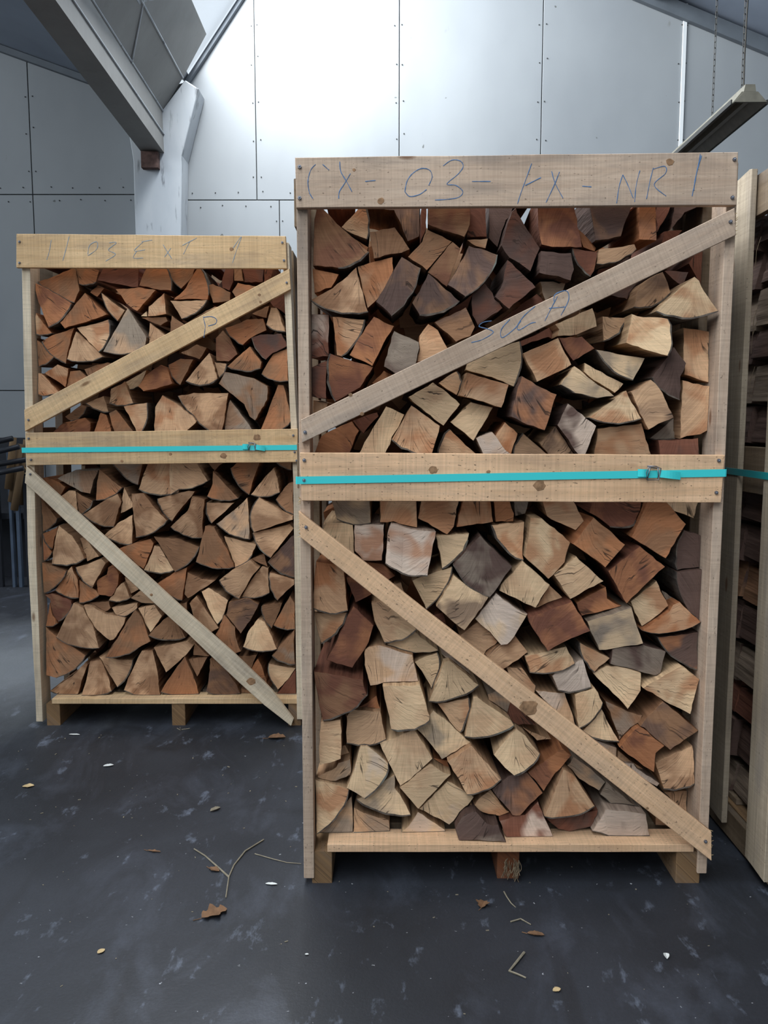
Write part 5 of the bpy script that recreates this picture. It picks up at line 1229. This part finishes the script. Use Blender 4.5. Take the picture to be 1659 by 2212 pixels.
leaf('dry_leaf', 'small dark curled leaf on the left arm of forked twig', -0.512, 2.379, 0.04, 0.022, -0.5, 'leaf', 'leaf', 0.4, 2, 0.3)
leaf('dry_leaf', 'brown curled leaf on floor between the two crates', -0.457, 3.427, 0.075, 0.05, 0.1, 'leaf', 'leaf', 0.5, 3, 0.2)
leaf('dry_leaf', 'yellowish oval leaf on floor left of far crate', -1.318, 2.957, 0.042, 0.03, 0.2, 'leaf_light', 'leaf', 0.2, 4, 0)
leaf('dry_leaf', 'tan curled leaf beside the brown twig below near crate', 0.400, 2.061, 0.045, 0.018, -0.2, 'leaf', 'leaf', 0.5, 5, 0.3)
leaf('dry_leaf', 'grey-brown crumpled leaf in front of near crate deck', 0.276, 2.196, 0.035, 0.035, 1.2, 'leaf', 'leaf', 0.6, 6, 0.5)
leaf('dry_leaf', 'pale yellow round leaf fragment near the bottom left of floor', -0.722, 1.991, 0.022, 0.018, 0.9, 'leaf_light', 'leaf', 0.2, 7, 0)
leaf('dry_leaf', 'small tan leaf fragment low on floor at centre right', 0.411, 1.846, 0.022, 0.016, 0.4, 'leaf_light', 'leaf', 0.3, 8, 0)
leaf('dry_leaf', 'dark dry sprig left of the forked twig', -0.723, 2.487, 0.045, 0.01, -0.2, 'leaf', 'leaf', 0.5, 9, 0.6)
leaf('paper_scrap', 'bright white scrap on floor below far crate', -1.081, 3.140, 0.04, 0.022, 0.3, 'paper', 'scrap', 0.3, 11, 0)
leaf('paper_scrap', 'long white flake just in front of far crate left runner', -1.334, 3.464, 0.05, 0.014, -0.1, 'paper', 'scrap', 0.3, 12, 0)
leaf('bark_chip', 'grey chip standing on edge above the forked twig', -0.587, 2.769, 0.042, 0.022, 0.8, 'twig', 'chip', 0.6, 13, 0)
leaf('bark_chip', 'small pale flake left of near crate left runner', -0.329, 2.301, 0.036, 0.012, -0.1, 'paper', 'scrap', 0.3, 14, 0)
leaf('paper_scrap', 'pale upright scrap on floor at right below the near crate', 0.714, 1.971, 0.024, 0.014, 1.4, 'paper', 'scrap', 0.7, 15, 0)
leaf('paper_scrap', 'tiny white crumb on floor below right of left runner', -0.196, 1.979, 0.01, 0.006, 0, 'paper', 'scrap', 0.2, 16, 0)

bm = bmesh.new(); rr_ = random.Random(77)
for k in range(150):
    y = rr_.uniform(.9, 3.5) if k < 100 else rr_.uniform(2.2, 3.5); x = rr_.uniform(-.55, .55)*y*1.0 if k < 100 else rr_.uniform(-1.9, -.2)
    s = rr_.uniform(.0010, .0026)*(1+y*.25); a = rr_.uniform(0, PI)
    m4 = Matrix.Translation((x, y, s*.35)) @ Matrix.Rotation(a, 4, 'Z') @ Matrix.Diagonal((s*rr_.uniform(.6, 2.2), s*.6, s*.35, 1))
    bmesh.ops.create_cube(bm, size=1.3, matrix=m4)
o = mobj('sawdust', bm, 'twig'); tag(o, 'scattered pale sawdust crumbs and splinters on the dark floor', 'sawdust', None, 'stuff')

'''end'''
